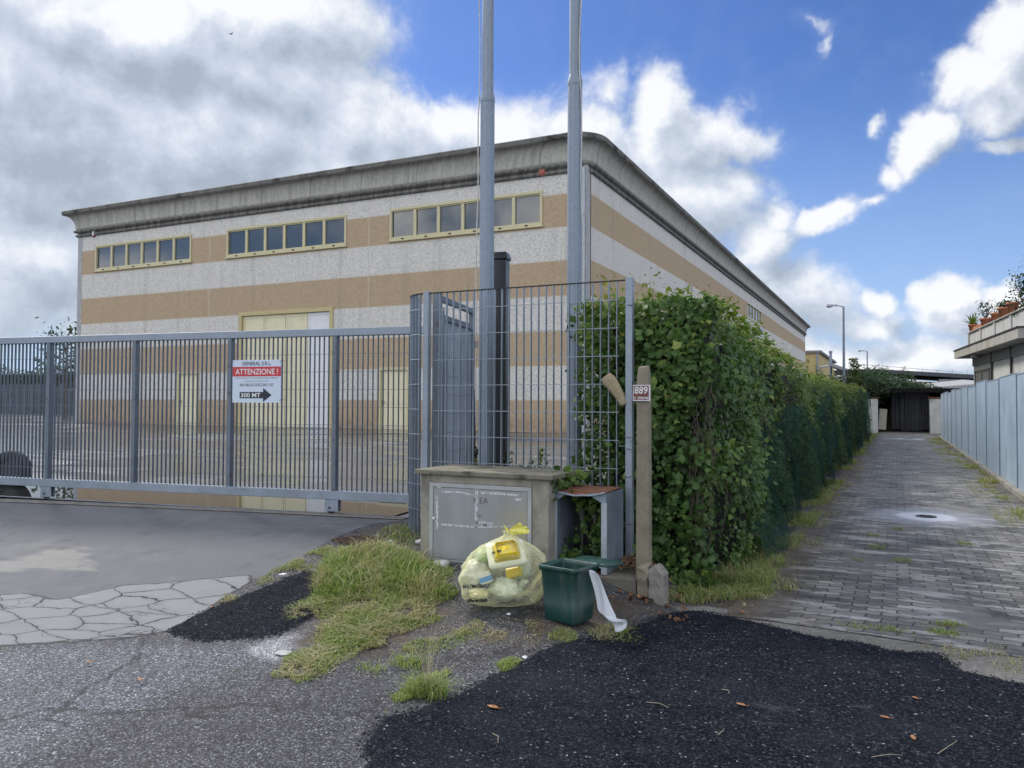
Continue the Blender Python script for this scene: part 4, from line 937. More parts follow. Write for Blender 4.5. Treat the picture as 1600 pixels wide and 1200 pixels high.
for xo, zt2_ in ((.14, .52), (.25, .56)):
    b.tube((m_x0+xo, YM+.28, m_zb), (m_x0+xo, YM+.28, m_zb+.32), .012, .012, 8); b.tube((m_x0+xo, YM+.28, m_zb+.32), (m_x0+xo, YM+.28, m_zb+.46), .024, .024, 10); b.tube((m_x0+xo, YM+.28, m_zb+.36), (m_x0+xo, YM+.28, m_zb+.40), .032, .032, 8)
mpart(b, 'pipe', simple('old_pipe', (.15, .14, .13), .6, .4, .3, 10, .2))
b = MB(); x = m_x0-.03
for z, r in ((.0, .012), (.04, .02), (.07, .014), (.10, .024), (.14, .016), (.18, .022), (.22, .012)): b.tube((x, YM-.02, m_zb+z), (x, YM-.02, m_zb+z+.035), r, r, 10)
b.tube((x, YM-.02, m_zb-.12), (x, YM-.02, m_zb+.3), .010, .010, 8); b.tube((x, YM-.02, m_zb-.02), (x+.06, YM-.03, m_zb-.07), .012, .012, 8)
tag(b.build('pipe_fitting', simple('pale_pipe', (.5, .5, .48), .5, 0, .1, 10, .1)), 'pale threaded pipe fitting between the cabinet and the meter box', 'pipe fitting')
b = MB(); px0_ = atY(895, 900, 5.98)[0]; px1_ = atY(1000, 900, 6.1)[0]
b.box(m_x0-.05, px1_+.02, 5.93, 6.62, -.1, m_zb-.055); o = b.build('plinth', concrete('dark_plinth', (.16, .15, .125), (.05, .05, .035), .7, 5), bevel=.015); tag(o, 'low dark concrete plinth under the meter box and fence post', 'plinth')

# ---- number post and broken footing
YP = 6.12
x0 = atY(996.5, 700, YP)[0]; x1 = atY(1016, 700, YP)[0]; zt_ = atY(1006, 571, YP)[2]
b = MB(); xm = (x0+x1)/2; hw = (x1-x0)/2
b.add([(xm-hw*1.12, YP-.05, -.05), (xm+hw*1.12, YP-.05, -.05), (xm+hw*1.12, YP+.05, -.05), (xm-hw*1.12, YP+.05, -.05), (xm-hw*.95, YP-.045, zt_-.1), (xm+hw*.95, YP-.045, zt_-.1), (xm+hw*.95, YP+.045, zt_-.1), (xm-hw*.95, YP+.045, zt_-.1),
       (xm-hw*.7, YP-.04, zt_-.012), (xm+hw*.75, YP-.04, zt_-.006), (xm+hw*.75, YP+.04, zt_), (xm-hw*.7, YP+.04, zt_)],
      [(0, 1, 5, 4), (1, 2, 6, 5), (2, 3, 7, 6), (3, 0, 4, 7), (4, 5, 9, 8), (5, 6, 10, 9), (6, 7, 11, 10), (7, 4, 8, 11), (8, 9, 10, 11)])
tag(b.build('concrete_post', M_post, bevel=.012), 'old brownish concrete post carrying the 889 house number plate', 'post')
p = G(1003, 940); q1 = atY(1000, 900, YP-.1)
def rubble(name, x0, x1, y0, y1, h, mat, label, cat, seed, amp=.02, tilt=0):
    b = MB(); n_ = 9; vs = []; rnd = random.Random(seed)
    import bmesh
    bm = bmesh.new(); bmesh.ops.create_cube(bm, size=1); bmesh.ops.subdivide_edges(bm, edges=bm.edges[:], cuts=7, use_grid_fill=True)
    for v_ in bm.verts:
        u = (v_.co.x+.5); w2 = (v_.co.y+.5); t_ = v_.co.z+.5
        p_ = Vector((x0+(x1-x0)*u, y0+(y1-y0)*w2, -.08+(h+.08)*t_-(tilt*abs(u-.4)*t_)))
        nn = mnoise.noise_vector(p_*14+Vector((seed, 0, 0)))*amp*(.35+t_*.9)+mnoise.noise_vector(p_*35)*amp*.35; v_.co = p_+nn
    me = bpy.data.meshes.new(name); bm.to_mesh(me); bm.free(); me.materials.append(mat); o = bpy.data.objects.new(name, me); link(o); return tag(o, label, cat)
sx0 = atY(998, 900, 5.93)[0]; sx1 = atY(1012, 900, 5.93)[0]; sx2 = atY(1038, 900, 5.97)[0]
rubble('concrete_footing', sx0-.01, sx1, 5.92, 6.06, .31, M_post, 'narrow crumbling lump of mortar at the foot of the number post', 'concrete footing', 3, .02)
rubble('concrete_stub', sx1+.004, sx2, 5.93, 6.09, .33, concrete('grey_stub', (.27, .26, .235), (.12, .115, .10), .5, 6), 'short broken concrete post stub with pointed top right of the number post', 'post stub', 9, .013, .12)
# number plate
a = atY(989, 601.5, YP-.07); c = atY(1015.5, 626.5, YP-.07); W2, H2 = c[0]-a[0], a[2]-c[2]
o = empty('house_number', ((a[0]+c[0])/2, YP-.065, (a[2]+c[2])/2), rad(1)); tag(o, 'square brown hand painted house number plate reading 889 with white edge', 'house number')
b = MB(); b.box(-W2/2, W2/2, -.006, .006, -H2/2, H2/2); b.build('backing', M_white, o, bevel=.001)
b = MB(); b.box(-W2/2+.006, W2/2-.009, -.0085, -.0062, -H2/2+.009, H2/2-.006); b.build('face', simple('brown_enamel', (.15, .045, .035), .5, 0, .1, 8, .05), o)
b = MB(); put_text(b, '889', -.002, H2*.17, W2*.78, H2*.46, -.0095, .012, .08); put_text(b, 'v. interna', 0, -H2*.29, W2*.84, H2*.2, -.0095, .01, .1); b.build('lettering', M_white, o)
b = MB(); b.path([(-.05, .01, .0), (-.06, .06, .005), (.0, .13, .0), (.06, .06, -.004), (.05, .01, 0)], .003, 5); b.build('wire', M_dark, o)

# ================================================================== GREEN BIN
gb = G(889, 968); h_ = .375
bin_ = empty('green_bin', (gb[0], gb[1]+.0, float(H(gb[0], gb[1]))+.005), rad(-12)); tag(bin_, 'open dark green square plastic waste bin with its lid hanging behind', 'waste bin')
M_green = simple('green_plastic', (.006, .045, .040), .42, 0, .25, 5, .08, dirt=(.10, .12, .10), dirt_amt=.45, streak=1)
def rsq(hx, hy, r, n=5):
    o_ = []
    for k, (sx, sy) in enumerate(((1, -1), (1, 1), (-1, 1), (-1, -1))):
        for i in range(n+1):
            a = rad(-90+90*k)+rad(90)*i/n; o_.append((sx*(hx-r)+r*math.cos(a), sy*(hy-r)+r*math.sin(a)))
    return o_
def rings(b, lv, n=5, smooth=True):
    vs = []; m_ = 4*(n+1)
    for hx, hy, r, z in lv: vs += [(x, y, z) for x, y in rsq(hx, hy, r, n)]
    fs = [(k*m_+i, k*m_+(i+1) % m_, (k+1)*m_+(i+1) % m_, (k+1)*m_+i) for k in range(len(lv)-1) for i in range(m_)]
    b.add(vs, fs, smooth); return m_, len(vs)
bw0, bw1 = .125, .155
b = MB(); lv = [(bw0*.96, bw0*.9, .02, .0), (bw0, bw0*.94, .022, .01), (bw0+(bw1-bw0)*.3, (bw0+(bw1-bw0)*.3)*.95, .024, h_*.33), (bw0+(bw1-bw0)*.33-.004, (bw0+(bw1-bw0)*.33-.004)*.95, .024, h_*.345), (bw1-.008, bw1*.95-.008, .026, h_-.04), (bw1-.006, bw1*.95-.006, .026, h_-.035), (bw1+.004, bw1*.95+.004, .028, h_-.034), (bw1+.006, bw1*.95+.006, .028, h_-.004), (bw1+.002, bw1*.95+.002, .027, h_), (bw1-.012, bw1*.95-.012, .022, h_-.002), (bw1-.016, bw1*.95-.016, .022, h_-.03), (bw0-.008, bw0*.94-.008, .018, .02), (.01, .01, .004, .018)]
rings(b, lv); b.build('body', M_green, bin_)
b = MB(); rings(b, [(bw1+.004, bw1*.9, .03, 0), (bw1+.006, bw1*.92, .03, .006), (bw1+.004, bw1*.9, .03, .014), (bw1-.02, bw1*.8, .03, .022), (.01, .01, .003, .026)])
q = b.build('lid', M_green, bin_, loc=(.03, bw1*1.9, h_-.035)); q.rotation_euler = (rad(-4), rad(2), rad(4))
b = MB(); b.tube((-.12, bw1*.95+.012, h_-.012), (.12, bw1*.95+.012, h_-.012), .008); b.build('hinge', M_green, bin_)
# white printed paper strip over the rim
vs_ = []; fs_ = []; keys = [(921, 893, 7), (926, 889, 15), (932, 905, 17), (938, 925, 17), (944, 948, 22), (950, 966, 34), (957, 975, 44), (968, 978, 30), (979, 974, 10)]
nV = 6; Yst = gb[1]-.02; c0 = atY(930, 889, Yst)
for i, (x, y, wd) in enumerate(keys):
    for j_ in range(nV+1):
        f = j_/nV-.5
        if i >= 6: X, Y_ = x, y+f*(22 if i == 6 else (20 if i == 7 else 14))
        else: X, Y_ = x+f*wd, y+f*6*(1 if i < 5 else 2)
        q = atY(X, Y_, Yst-.012*max(0, i-3))
        if q[2] < .09: q = np.array([q[0], q[1], max(q[2], float(H(q[0], q[1]))+.012)])
        vs_.append((q[0], q[1]+.012*math.sin(f*7+i), q[2]))
for i in range(len(keys)-1):
    for j_ in range(nV): a = i*(nV+1)+j_; fs_.append((a, a+nV+1, a+nV+2, a+1))
m, t, out = new_mat('thin_white_paper'); v = obj_vec(t)
pr = t.n('ShaderNodeBsdfPrincipled', {'Base Color': (.70, .74, .80, 1), 'Roughness': .5, 'Normal': bump(t, t.noise(t.scale(v, (1.4, 1.4, .5)), 42, 4, .6), .6, .01)})
tl = t.n('ShaderNodeBsdfTranslucent', {0: (.7, .75, .82, 1)}); mx = t.n('ShaderNodeMixShader', {0: .2, 1: pr.outputs[0], 2: tl.outputs[0]}); t.nt.links.new(mx.outputs[0], out.inputs[0])
b = MB(); b.add(vs_, fs_, True); ps = b.build('paper_strip', m); tag(ps, 'crumpled white plastic strip hanging from the green bin rim to the ground', 'plastic strip')
sb = ps.modifiers.new('s', 'SUBSURF'); sb.levels = sb.render_levels = 2
b = MB(); q = atY(962, 974, Yst-.09); put_text(b, 'Centrosu', 0, 0, .11, .022, 0, 0, .1, rad(3)); 
tt = b.build('print', M_ink, None); tt.location = (q[0]-.0, q[1]-.02, q[2]+.012); tt.parent = ps; tt.rotation_euler = (rad(-20), 0, 0)

# ================================================================== RUBBISH BAG
bg_ = G(771, 950); bz = float(H(bg_[0], bg_[1])); BC = Vector((bg_[0], bg_[1]+.12, bz))
pr_b = [(0, .12), (.02, .225), (.06, .272), (.13, .292), (.21, .300), (.29, .288), (.36, .252), (.41, .19), (.445, .12), (.475, .06), (.50, .038), (.53, .05)]
nU, nV = 72, 44; vs_ = []; fs_ = []
def rprof(z):
    zs_ = [a for a, _ in pr_b]; rs = [r for _, r in pr_b]; return float(np.interp(z, zs_, rs))
for j_ in range(nV+1):
    z = .53*(j_/nV)
    for i in range(nU):
        a = 2*math.pi*i/nU; r = rprof(z)
        cen = Vector((.06*min(1, z/.5)**2, 0, 0))
        d = Vector((math.cos(a), math.sin(a)*.86, 0)); pt = d*3+Vector((0, 0, z*9))
        nn = 1-abs(mnoise.noise(pt*.85+Vector((3, 1, 7)))*2); n2 = mnoise.noise(pt*1.7+Vector((9, 2, 1))); ridge = (1-abs(mnoise.noise(Vector((a*2.2, z*6, 4)))*2.2))**2
        fold = .10*math.sin(a*9+z*6)*ss(.3, .5, z)
        r2 = r*(1+.06*nn+.07*n2+.085*ridge-.045+float(fold)+.06*math.cos(a*3+1))
        zz_ = z*(.98+.05*mnoise.noise(d*2+Vector((0, 0, 3))))+.008
        vs_.append((cen.x+d.x*r2, cen.y+d.y*r2, zz_))
for j_ in range(nV):
    for i in range(nU): fs_.append((j_*nU+i, j_*nU+(i+1) % nU, (j_+1)*nU+(i+1) % nU, (j_+1)*nU+i))
fs_.append(tuple(range(nU-1, -1, -1)))
m, t, out = new_mat('thin_yellow_film'); v = obj_vec(t)
wr = t.noise(t.scale(v, (1, 1, .7)), 16, 6, .65, 1.2); wr2 = t.m('SUBTRACT', 1, t.m('ABSOLUTE', t.m('MULTIPLY', t.m('SUBTRACT', t.noise(v, 11, 4, .6, .8), .5), 5)))
bn = bump(t, t.m('ADD', wr, t.m('MULTIPLY', wr2, .6)), 1.0, .022)
col = t.ramp(wr, [(.3, (.84, .85, .46)), (.5, (.94, .94, .74)), (.68, (.97, .97, .92))])
df = t.n('ShaderNodeBsdfPrincipled', {'Base Color': col, 'Roughness': .22, 'Normal': bn, 'Specular IOR Level': .7})
tlc = t.n('ShaderNodeBsdfTranslucent', {0: (.92, .93, .55, 1)}); tp = t.n('ShaderNodeBsdfTransparent', {0: (.985, .99, .90, 1)})
m1 = t.n('ShaderNodeMixShader', {0: .45, 1: df.outputs[0], 2: tlc.outputs[0]})
fr = t.mr(t.m('ADD', t.n('ShaderNodeLayerWeight', {0: .45}).outputs['Facing'], t.m('MULTIPLY', wr2, .22)), .15, 1.0, .10, .72)
m2 = t.n('ShaderNodeMixShader', {0: fr, 1: tp.outputs[0], 2: m1.outputs[0]}); t.nt.links.new(m2.outputs[0], out.inputs[0]); M_film = m
bag = empty('rubbish_bag', BC, rad(20)); tag(bag, 'full translucent yellow rubbish bag with printed lettering in front of the concrete cabinet', 'rubbish bag')
b = MB(); b.add(vs_, fs_, True); film = b.build('film', M_film, bag)
b = MB()       # knot ears
for (dx, dy, dz, w_) in ((.10, -.02, .055, .045), (.13, .03, .03, .035), (-.03, .0, .05, .035), (.02, -.05, .02, .03)):
    vs2 = []; fs2 = []
    for k in range(6):
        u = k/5; c_ = Vector((.06, 0, .505))+Vector((dx, dy, dz))*u; w3 = w_*(.3+.9*math.sin(u*2.2))
        for q in range(5): f = q/4-.5; vs2.append(c_+Vector((-dz*f*.8, .012*math.sin(q*2+k), w3*f*1.3+.006*math.sin(q*3))))
    for k in range(5):
        for q in range(4): a = k*5+q; fs2.append((a, a+5, a+6, a+1))
    b.add(vs2, fs2, True)
mk = simple('knot_film', (.78, .74, .16), .35, 0, .15, 20, .3); kn = b.build('knot', mk, bag); kn.modifiers.new('s', 'SUBSURF').levels = 1
# printed lettering wrapped onto the film
bvh = BVHTree.FromPolygons([Vector(v_) for v_ in vs_], fs_[:-1])
inv = (Matrix.Translation(BC) @ Matrix.Rotation(rad(20), 4, 'Z')).inverted()
def wrap_text(s, px, py, w1, h1, bold, tilt=0):
    co, fs = text_mesh(s, w1, h1, bold); b = MB(); c0 = atD(px, py, 5.6); out_ = []; ok = True
    e = inv @ Vector(EYE)
    for p_ in co:
        x = p_[0]*math.cos(tilt)-p_[1]*math.sin(tilt); y = p_[0]*math.sin(tilt)+p_[1]*math.cos(tilt)
        wpt = Vector(c0)+Vector(CR)*x+Vector(CU)*y; l = inv @ wpt; d = (l-e).normalized(); h = bvh.ray_cast(e, d)
        out_.append(h[0]-d*.006 if h[0] is not None else l)
    b.add(out_, fs); return b
b = wrap_text('MULTIMATERIALE', 744, 916, .185, .026, .05, rad(2)); b.build('print', M_ink, bag)
b = wrap_text('differenziata', 745, 938, .15, .028, .05, rad(3)); b.build('print', M_ink, bag)
b = wrap_text('plastica', 776, 862, .07, .022, .05, rad(18)); b.build('print', M_ink, bag)
# contents, seen through the film
def inbag(px, py, D): q = atD(px, py, D); return Vector(q)
def lump(name, px, py, D, r, sc, mat, label, cat, seed):
    import bmesh
    bm = bmesh.new(); bmesh.ops.create_icosphere(bm, subdivisions=4, radius=1)
    for v_ in bm.verts:
        n_ = v_.co.copy(); k = 1+.22*mnoise.noise(n_*1.8+Vector((seed, 0, 0)))+.16*(1-abs(mnoise.noise(n_*3.3+Vector((0, seed, 0)))*2))
        v_.co = Vector((n_.x*sc[0], n_.y*sc[1], n_.z*sc[2]))*r*k
    me = bpy.data.meshes.new(name); bm.to_mesh(me); bm.free(); me.materials.append(mat); me.polygons.foreach_set('use_smooth', [True]*len(me.polygons))
    o = bpy.data.objects.new(name, me); link(o); o.location = inbag(px, py, D); return tag(o, label, cat)
M_ywl = simple('yellow_tray', (.80, .60, .02), .35, 0, .06, 6, .05); M_whf = simple('white_foam', (.74, .75, .68), .5, 0, .05, 8, .1); M_clear = simple('crumpled_pale_plastic', (.66, .72, .66), .3, 0, .25, 9, .6); M_blue = simple('blue_print', (.08, .28, .62), .4)
q = inbag(791, 863, 5.56); o = empty('food_tray', q, rad(28)); o.rotation_euler = (rad(38), rad(-8), rad(32)); o.scale = (1.25, 1.25, 1.2); tag(o, 'bright yellow food tray with pale rim inside the top of the rubbish bag', 'food tray')
b = MB(); rings(b, [(.055, .045, .012, .045), (.075, .062, .015, .0), (.001, .001, .0005, .046)]); b.build('base', M_ywl, o)
b = MB(); rings(b, [(.072, .060, .015, -.001), (.105, .088, .02, -.004), (.108, .090, .02, -.028), (.100, .083, .02, -.03)]); b.build('rim', M_whf, o)
lump('white_carrier_bag', 744, 896, 5.70, .085, (1, .9, 1.05), M_whf, 'crumpled white plastic wrapping inside the left side of the rubbish bag', 'plastic wrapping', 2)
lump('plastic_wrapping', 757, 868, 5.72, .06, (1, .9, .7), simple('greenish_film', (.42, .60, .26), .4, 0, .15, 9, .4), 'pale green plastic film inside the upper left of the rubbish bag', 'plastic wrapping', 12)
lump('plastic_wrapping', 790, 920, 5.62, .095, (1.15, .8, .75), M_clear, 'crumpled clear plastic packaging in the bottom middle of the rubbish bag', 'plastic packaging', 5)
lump('plastic_wrapping', 748, 928, 5.58, .06, (1.1, .9, .6), simple('cream_film', (.62, .58, .36), .4, 0, .2, 9, .5), 'crumpled cream coloured film at the bottom left corner of the rubbish bag', 'plastic packaging', 8)
q = inbag(803, 893, 5.62); b = MB(); b.tube((-.045, 0, -.02), (.045, .01, .01), .042, .036, 24); tag(b.build('yellow_tub', M_ywl, loc=q, bevel=.006), 'yellow plastic tub under the food tray inside the rubbish bag', 'plastic tub')
q = inbag(759, 904, 5.60); o = empty('milk_carton', q); o.rotation_euler = (rad(-15), rad(-20), rad(25)); tag(o, 'white carton with a blue label inside the middle of the rubbish bag', 'carton')
b = MB(); b.box(-.045, .045, -.02, .03, -.035, .045); b.build('box', M_whf, o, bevel=.006); b = MB(); b.box(-.0455, .0455, -.0215, .0, -.024, .012); b.build('label_band', M_blue, o)
q = inbag(815, 915, 5.65); o = empty('plastic_bottle', q); o.rotation_euler = (rad(60), rad(20), rad(40)); lump('plastic_wrapping', 812, 888, 5.72, .075, (1, .8, 1.1), M_clear, 'pale crumpled film inside the right side of the rubbish bag', 'plastic packaging', 15)
lump('plastic_wrapping', 772, 878, 5.80, .10, (1.2, .8, .9), M_whf, 'white packaging behind the carton in the middle of the rubbish bag', 'plastic packaging', 21)
tag(o, 'clear plastic bottle with a striped label lying in the right of the rubbish bag', 'plastic bottle')
b = MB(); b.lathe([(.001, -.09), (.03, -.088), (.034, -.07), (.034, .04), (.028, .06), (.013, .085), (.013, .10), (.001, .10)], 20); b.build('bottle_body', M_clear, o)
b = MB(); b.lathe([(.0345, -.02), (.0352, -.018), (.0352, .0), (.0345, .002)], 20); b.build('bottle_label', M_blue, o)

# ================================================================== RIGHT METAL FENCE
XF = 1.95; M_sheet = simple('blue_grey_sheet', (.395, .50, .625), .42, .25, .06, 1.5, .03, dirt=(.18, .17, .15), dirt_amt=.25, streak=1)
M_sheetd = simple('blue_grey_post', (.20, .25, .31), .5, .2, .08, 3, .03)
mf = empty('sheet_metal_fence', (XF, 20, 0)); tag(mf, 'tall blue grey sheet metal panel fence along the right side of the lane', 'fence')
def mfp(b, name, mat, **k):
    o = b.build(name, mat, **k); o.parent = mf; o.matrix_parent_inverse = Matrix.Translation(-Vector(mf.location)); return o
y = 8.7; k = 0
while y < 44:
    zt_ = 2.13+.02*math.sin(k*1.7)+.045*(1 if k % 2 else 0); y1_ = y+2.72; b = MB()
    # folded sheet: shallow trapezoid ribs
    n_ = 9; ypts = [y+(y1_-y)*i/n_ for i in range(n_+1)]
    prof_ = []
    for i in range(n_):
        a, c = ypts[i], ypts[i+1]; w_ = c-a; prof_ += [(a, 0), (a+w_*.62, 0), (a+w_*.72, .006), (a+w_*.9, .006)]
    prof_.append((y1_-.0, 0))
    vs = []; 
    for yy_, o_ in prof_: vs += [(XF+o_, yy_, .10), (XF+o_, yy_, zt_)]
    b.add(vs, [(2*i, 2*i+2, 2*i+3, 2*i+1) for i in range(len(prof_)-1)]); o = mfp(b, 'panel', M_sheet); sm = o.modifiers.new('t', 'SOLIDIFY'); sm.thickness = .004; sm.offset = 1
    b = MB(); b.box(XF-.012, XF+.06, y-.03, y+.03, .08, zt_+.005); mfp(b, 'post', M_sheetd, bevel=.004); 
    b = MB(); b.box(XF-.012, XF+.02, y+.035, y1_-.035, zt_+.0, zt_+.012); mfp(b, 'capping', M_sheet)
    y = y1_; k += 1
b = MB(); b.box(XF-.10, XF+.12, 8.3, 45, -.05, .095); mfp(b, 'kerb', concrete('lane_kerb', (.27, .26, .23), (.10, .10, .06), .6, 3), bevel=.01)

# ================================================================== HOUSE ON THE RIGHT
A = atD(1491, 556, 30)[:2]; Bq = atD(1591, 556, 20.8)[:2]
A = np.array(A); Bq = np.array(Bq); hd = (A-Bq)/np.linalg.norm(A-Bq); hn = np.array([hd[1], -hd[0]])   # hd: away from camera, hn: to the right
hl = np.linalg.norm(A-Bq); hz = float(atD(1491, 560, 30)[2]); 
house = empty('house', (Bq[0], Bq[1], 0), math.atan2(hd[1], hd[0])-math.pi/2); tag(house, 'white house with deep concrete eaves and roof terrace beyond the metal fence', 'house')
# local: x right, y away, origin at near left eaves corner
M_hw = simple('white_render', (.50, .50, .48), .85, 0, .08, 1.5, .15, dirt=(.25, .24, .22), dirt_amt=.35, streak=1); M_eave = concrete('eaves_concrete', (.36, .35, .31), (.20, .19, .16), .4, 2)
ez0 = hz-.02; ez1 = hz+.26; LEN = hl
b = MB(); b.box(.55, 9, .5, LEN-.55, 0, ez0); b.build('wall', M_hw, house)
b = MB(); b.box(0, 10, 0, LEN, ez0+.001, ez1); b.build('eaves', M_eave, house, bevel=.01)
b = MB(); b.box(-.03, 10, -.03, LEN+.03, ez1+.001, ez1+.04); b.build('roof_edge', M_dark, house)
ph = .62; b = MB(); b.box(.42, .58, .42, LEN-.5, ez1+.041, ez1+ph); b.box(.58, 9, LEN-.66, LEN-.5, ez1+.041, ez1+ph); b.box(.58, 9, .42, .56, ez1+.041, ez1+ph)
for k in range(5): yy_ = .42+(LEN-1.0)*k/4; b.box(.38, .419, yy_-.0, yy_+.16, ez1+.041, ez1+ph-.02)
b.build('parapet', simple('parapet_render', (.46, .46, .45), .85, 0, .1, 2, .15, dirt=(.20, .21, .15), dirt_amt=.5, streak=1), house)
b = MB(); b.box(.36, .64, .36, LEN-.44, ez1+ph+.001, ez1+ph+.04); b.build('coping', M_eave, house)
b = MB(); b.box(.53, .549, LEN-3.4, LEN-.9, .8, ez0-.5)
for k in range(3): b.box(.50, .529, LEN-3.4+k*1.2, LEN-3.3+k*1.2, .8, ez0-.5)
b.box(.50, .529, LEN-3.4, LEN-.9, ez0-.55, ez0-.5); b.build('window', simple('shutter_grey', (.10, .10, .095), .6), house)
b = MB()
for yy_ in (LEN-3.9, LEN-6.6): b.tube((.50, yy_, .3), (.50, yy_, ez0), .035)
b.build('downpipe', M_dark, house)
b = MB(); b.box(.5, .549, .5, LEN-.56, ez0-.32, ez0-.002); b.build('eaves_shade_band', simple('shaded_band', (.22, .22, .215), .9), house)  # darker strip on the wall paints in the shade under the eaves
b = MB(); b.tube((.3, LEN-2.2, ez0-.07), (.3, LEN-2.2, ez0), .16, .10, 16); b.build('eaves_lamp', M_white, house)

Mh = Matrix.Translation(house.location) @ Matrix.Rotation(house.rotation_euler.z, 4, 'Z')
def leaves(n, fn, size, mat, name, parent=None, shape='leaf', up=.3, label=None, seedtint=None):
    """fn(n) -> centres (n,3), normals (n,3), tint(n)"""
    C_, N_, tn = fn(n); n = len(C_)
    sz = size*(.45+1.1*rng.random(n)**1.5)
    r = rng.normal(size=(n, 3)); N_ = N_+r*.55+np.array([0, 0, up]); N_ /= np.linalg.norm(N_, axis=1)[:, None]
    a = np.cross(N_, rng.normal(size=(n, 3))); a /= np.linalg.norm(a, axis=1)[:, None]+1e-9; b_ = np.cross(N_, a)
    if shape == 'ivy': tp = np.array([(0, -.9, 0), (.55, -.75, .05), (.95, -.1, -.1), (.45, .15, .08), (0, 1.0, -.18), (-.45, .15, .08), (-.95, -.1, -.1), (-.55, -.75, .05)])*.5
    elif shape == 'leaf': tp = np.array([(0, -1, 0), (.5, -.15, .1), (.32, .5, .04), (0, 1, -.12), (-.32, .5, .04), (-.5, -.15, .1)])*.5
    else: tp = np.array([(0, -1, 0), (.42, 0, .06), (0, 1, -.1), (-.42, 0, .06)])*.5
    k = len(tp)
    V = C_[:, None, :]+sz[:, None, None]*(tp[None, :, 0, None]*a[:, None, :]+tp[None, :, 1, None]*b_[:, None, :]+tp[None, :, 2, None]*N_[:, None, :])
    F_ = np.arange(n*k).reshape(n, k)
    return np_mesh(name, V.reshape(-1, 3), F_, mat, parent, col=np.clip(tn, 0, 1))
def blob_fn(c, r, hollow=.6):
    def fn(n):
        d = rng.normal(size=(n, 3)); d /= np.linalg.norm(d, axis=1)[:, None]; rr_ = hollow+(1-hollow)*rng.random(n)
        lob = np.array([1+.35*mnoise.noise(Vector(q)*2.2+Vector((c[0], 0, 0))) for q in d]); P = d*(rr_*lob)[:, None]*np.array(r)+np.array(c)
        return P, d, .25+.45*rng.random(n)+.25*d[:, 2]
    return fn
# pots on the parapet
prow = []
def pot(xl, yl, zl, r, h, label):
    w_ = Mh @ Vector((xl, yl, zl)); b = MB(); b.lathe([(.001, 0), (r*.68, 0), (r*.92, h*.78), (r*1.08, h*.78), (r*1.1, h), (r*.95, h), (r*.9, h*.86), (.001, h*.84)], 20)
    return tag(b.build('flower_pot', M_terra, loc=w_), label, 'flower pot', 'terracotta pots on the terrace parapet'), w_
zc = ez1+ph+.04
_, w1 = pot(.5, LEN-.75, zc, .15, .28, 'terracotta pot holding the spiky plant at the far end of the parapet')
for (yy_, r_, h2, lab) in ((LEN-3.1, .19, .26, 'wide low terracotta pot holding the thin grey shrub'), (LEN-4.6, .15, .28, 'plain terracotta pot between the grey shrub and the dark round plant'), (LEN-5.9, .21, .30, 'large terracotta pot holding the dark round plant'), (LEN-6.9, .16, .34, 'tall terracotta pot right of the dark round plant')):
    o_, w_ = pot(.5, yy_, zc, r_, h2, lab); prow.append((w_, h2))
b = MB(); w_ = prow[0][0]; b.box(-.16, .16, -1.0, 1.0, 0, .14, Matrix.Rotation(house.rotation_euler.z, 4, 'Z')); tag(b.build('planter_trough', M_terra, loc=(w_.x, w_.y+1.0, zc+.0)), 'long low terracotta trough beside the spiky plant', 'planter')
ag = empty('agave', (w1.x, w1.y, zc+.26)); tag(ag, 'spiky grey green agave on the far end of the parapet', 'plant')
vs_ = []; fs_ = []
for k in range(34):
    a = k*2.399; el_ = rad(8+72*((k % 17)/17)); L_ = .62*(.75+.3*random.random()); d = Vector((math.cos(a)*math.cos(el_), math.sin(a)*math.cos(el_), math.sin(el_))); sd_ = d.cross(Vector((0, 0, 1))).normalized()
    b0 = len(vs_); 
    for q in range(4): u = q/3; c_ = d*L_*u+Vector((0, 0, -.12*u*u*L_)); w3 = .026*(1-u)*(1+u*1.5)+.002; vs_ += [c_-sd_*w3, c_+sd_*w3]
    fs_ += [(b0+2*q, b0+2*q+1, b0+2*q+3, b0+2*q+2) for q in range(3)]
np_mesh('spikes', np.array([tuple(v_) for v_ in vs_]), np.array(fs_), M_hedge, ag, col=np.full(len(fs_), .55)+rng.random(len(fs_))*.2)
def shrub(loc, r, n, size, mat, label, hollow=.3, stems=6, name='shrub'):
    o = empty(name, loc); tag(o, label, 'shrub' if name == 'shrub' else 'tree')
    leaves(n, blob_fn((0, 0, r[2]*1.0), r, hollow), size, mat, 'crown', o, 'quad')
    b = MB()
    for k in range(stems): a = k*2.4; b.path([(0, 0, 0), (.25*r[0]*math.cos(a), .25*r[1]*math.sin(a), r[2]*.5), (.7*r[0]*math.cos(a), .7*r[1]*math.sin(a), r[2]*(1.0+.4*math.sin(k)))], [.02*r[2]+.01, .014*r[2]+.006, .004], 5)
    b.build('stems' if name == 'shrub' else 'trunk', M_bark, o); return o
shrub((prow[0][0].x, prow[0][0].y+.1, zc+.24), (.42, .42, .42), 160, .10, M_darkleaf, 'thin open grey shrub in the wide low pot on the parapet')
shrub((prow[2][0].x, prow[2][0].y, zc+.26), (.26, .26, .14), 260, .08, M_darkleaf, 'low dark round plant in the large pot on the parapet')
q = atD(1607, 488, 22.5); shrub((q[0], q[1], q[2]-.25), (.55, .55, .9), 900, .11, M_darkleaf, 'tall dark potted shrub on the near part of the terrace')

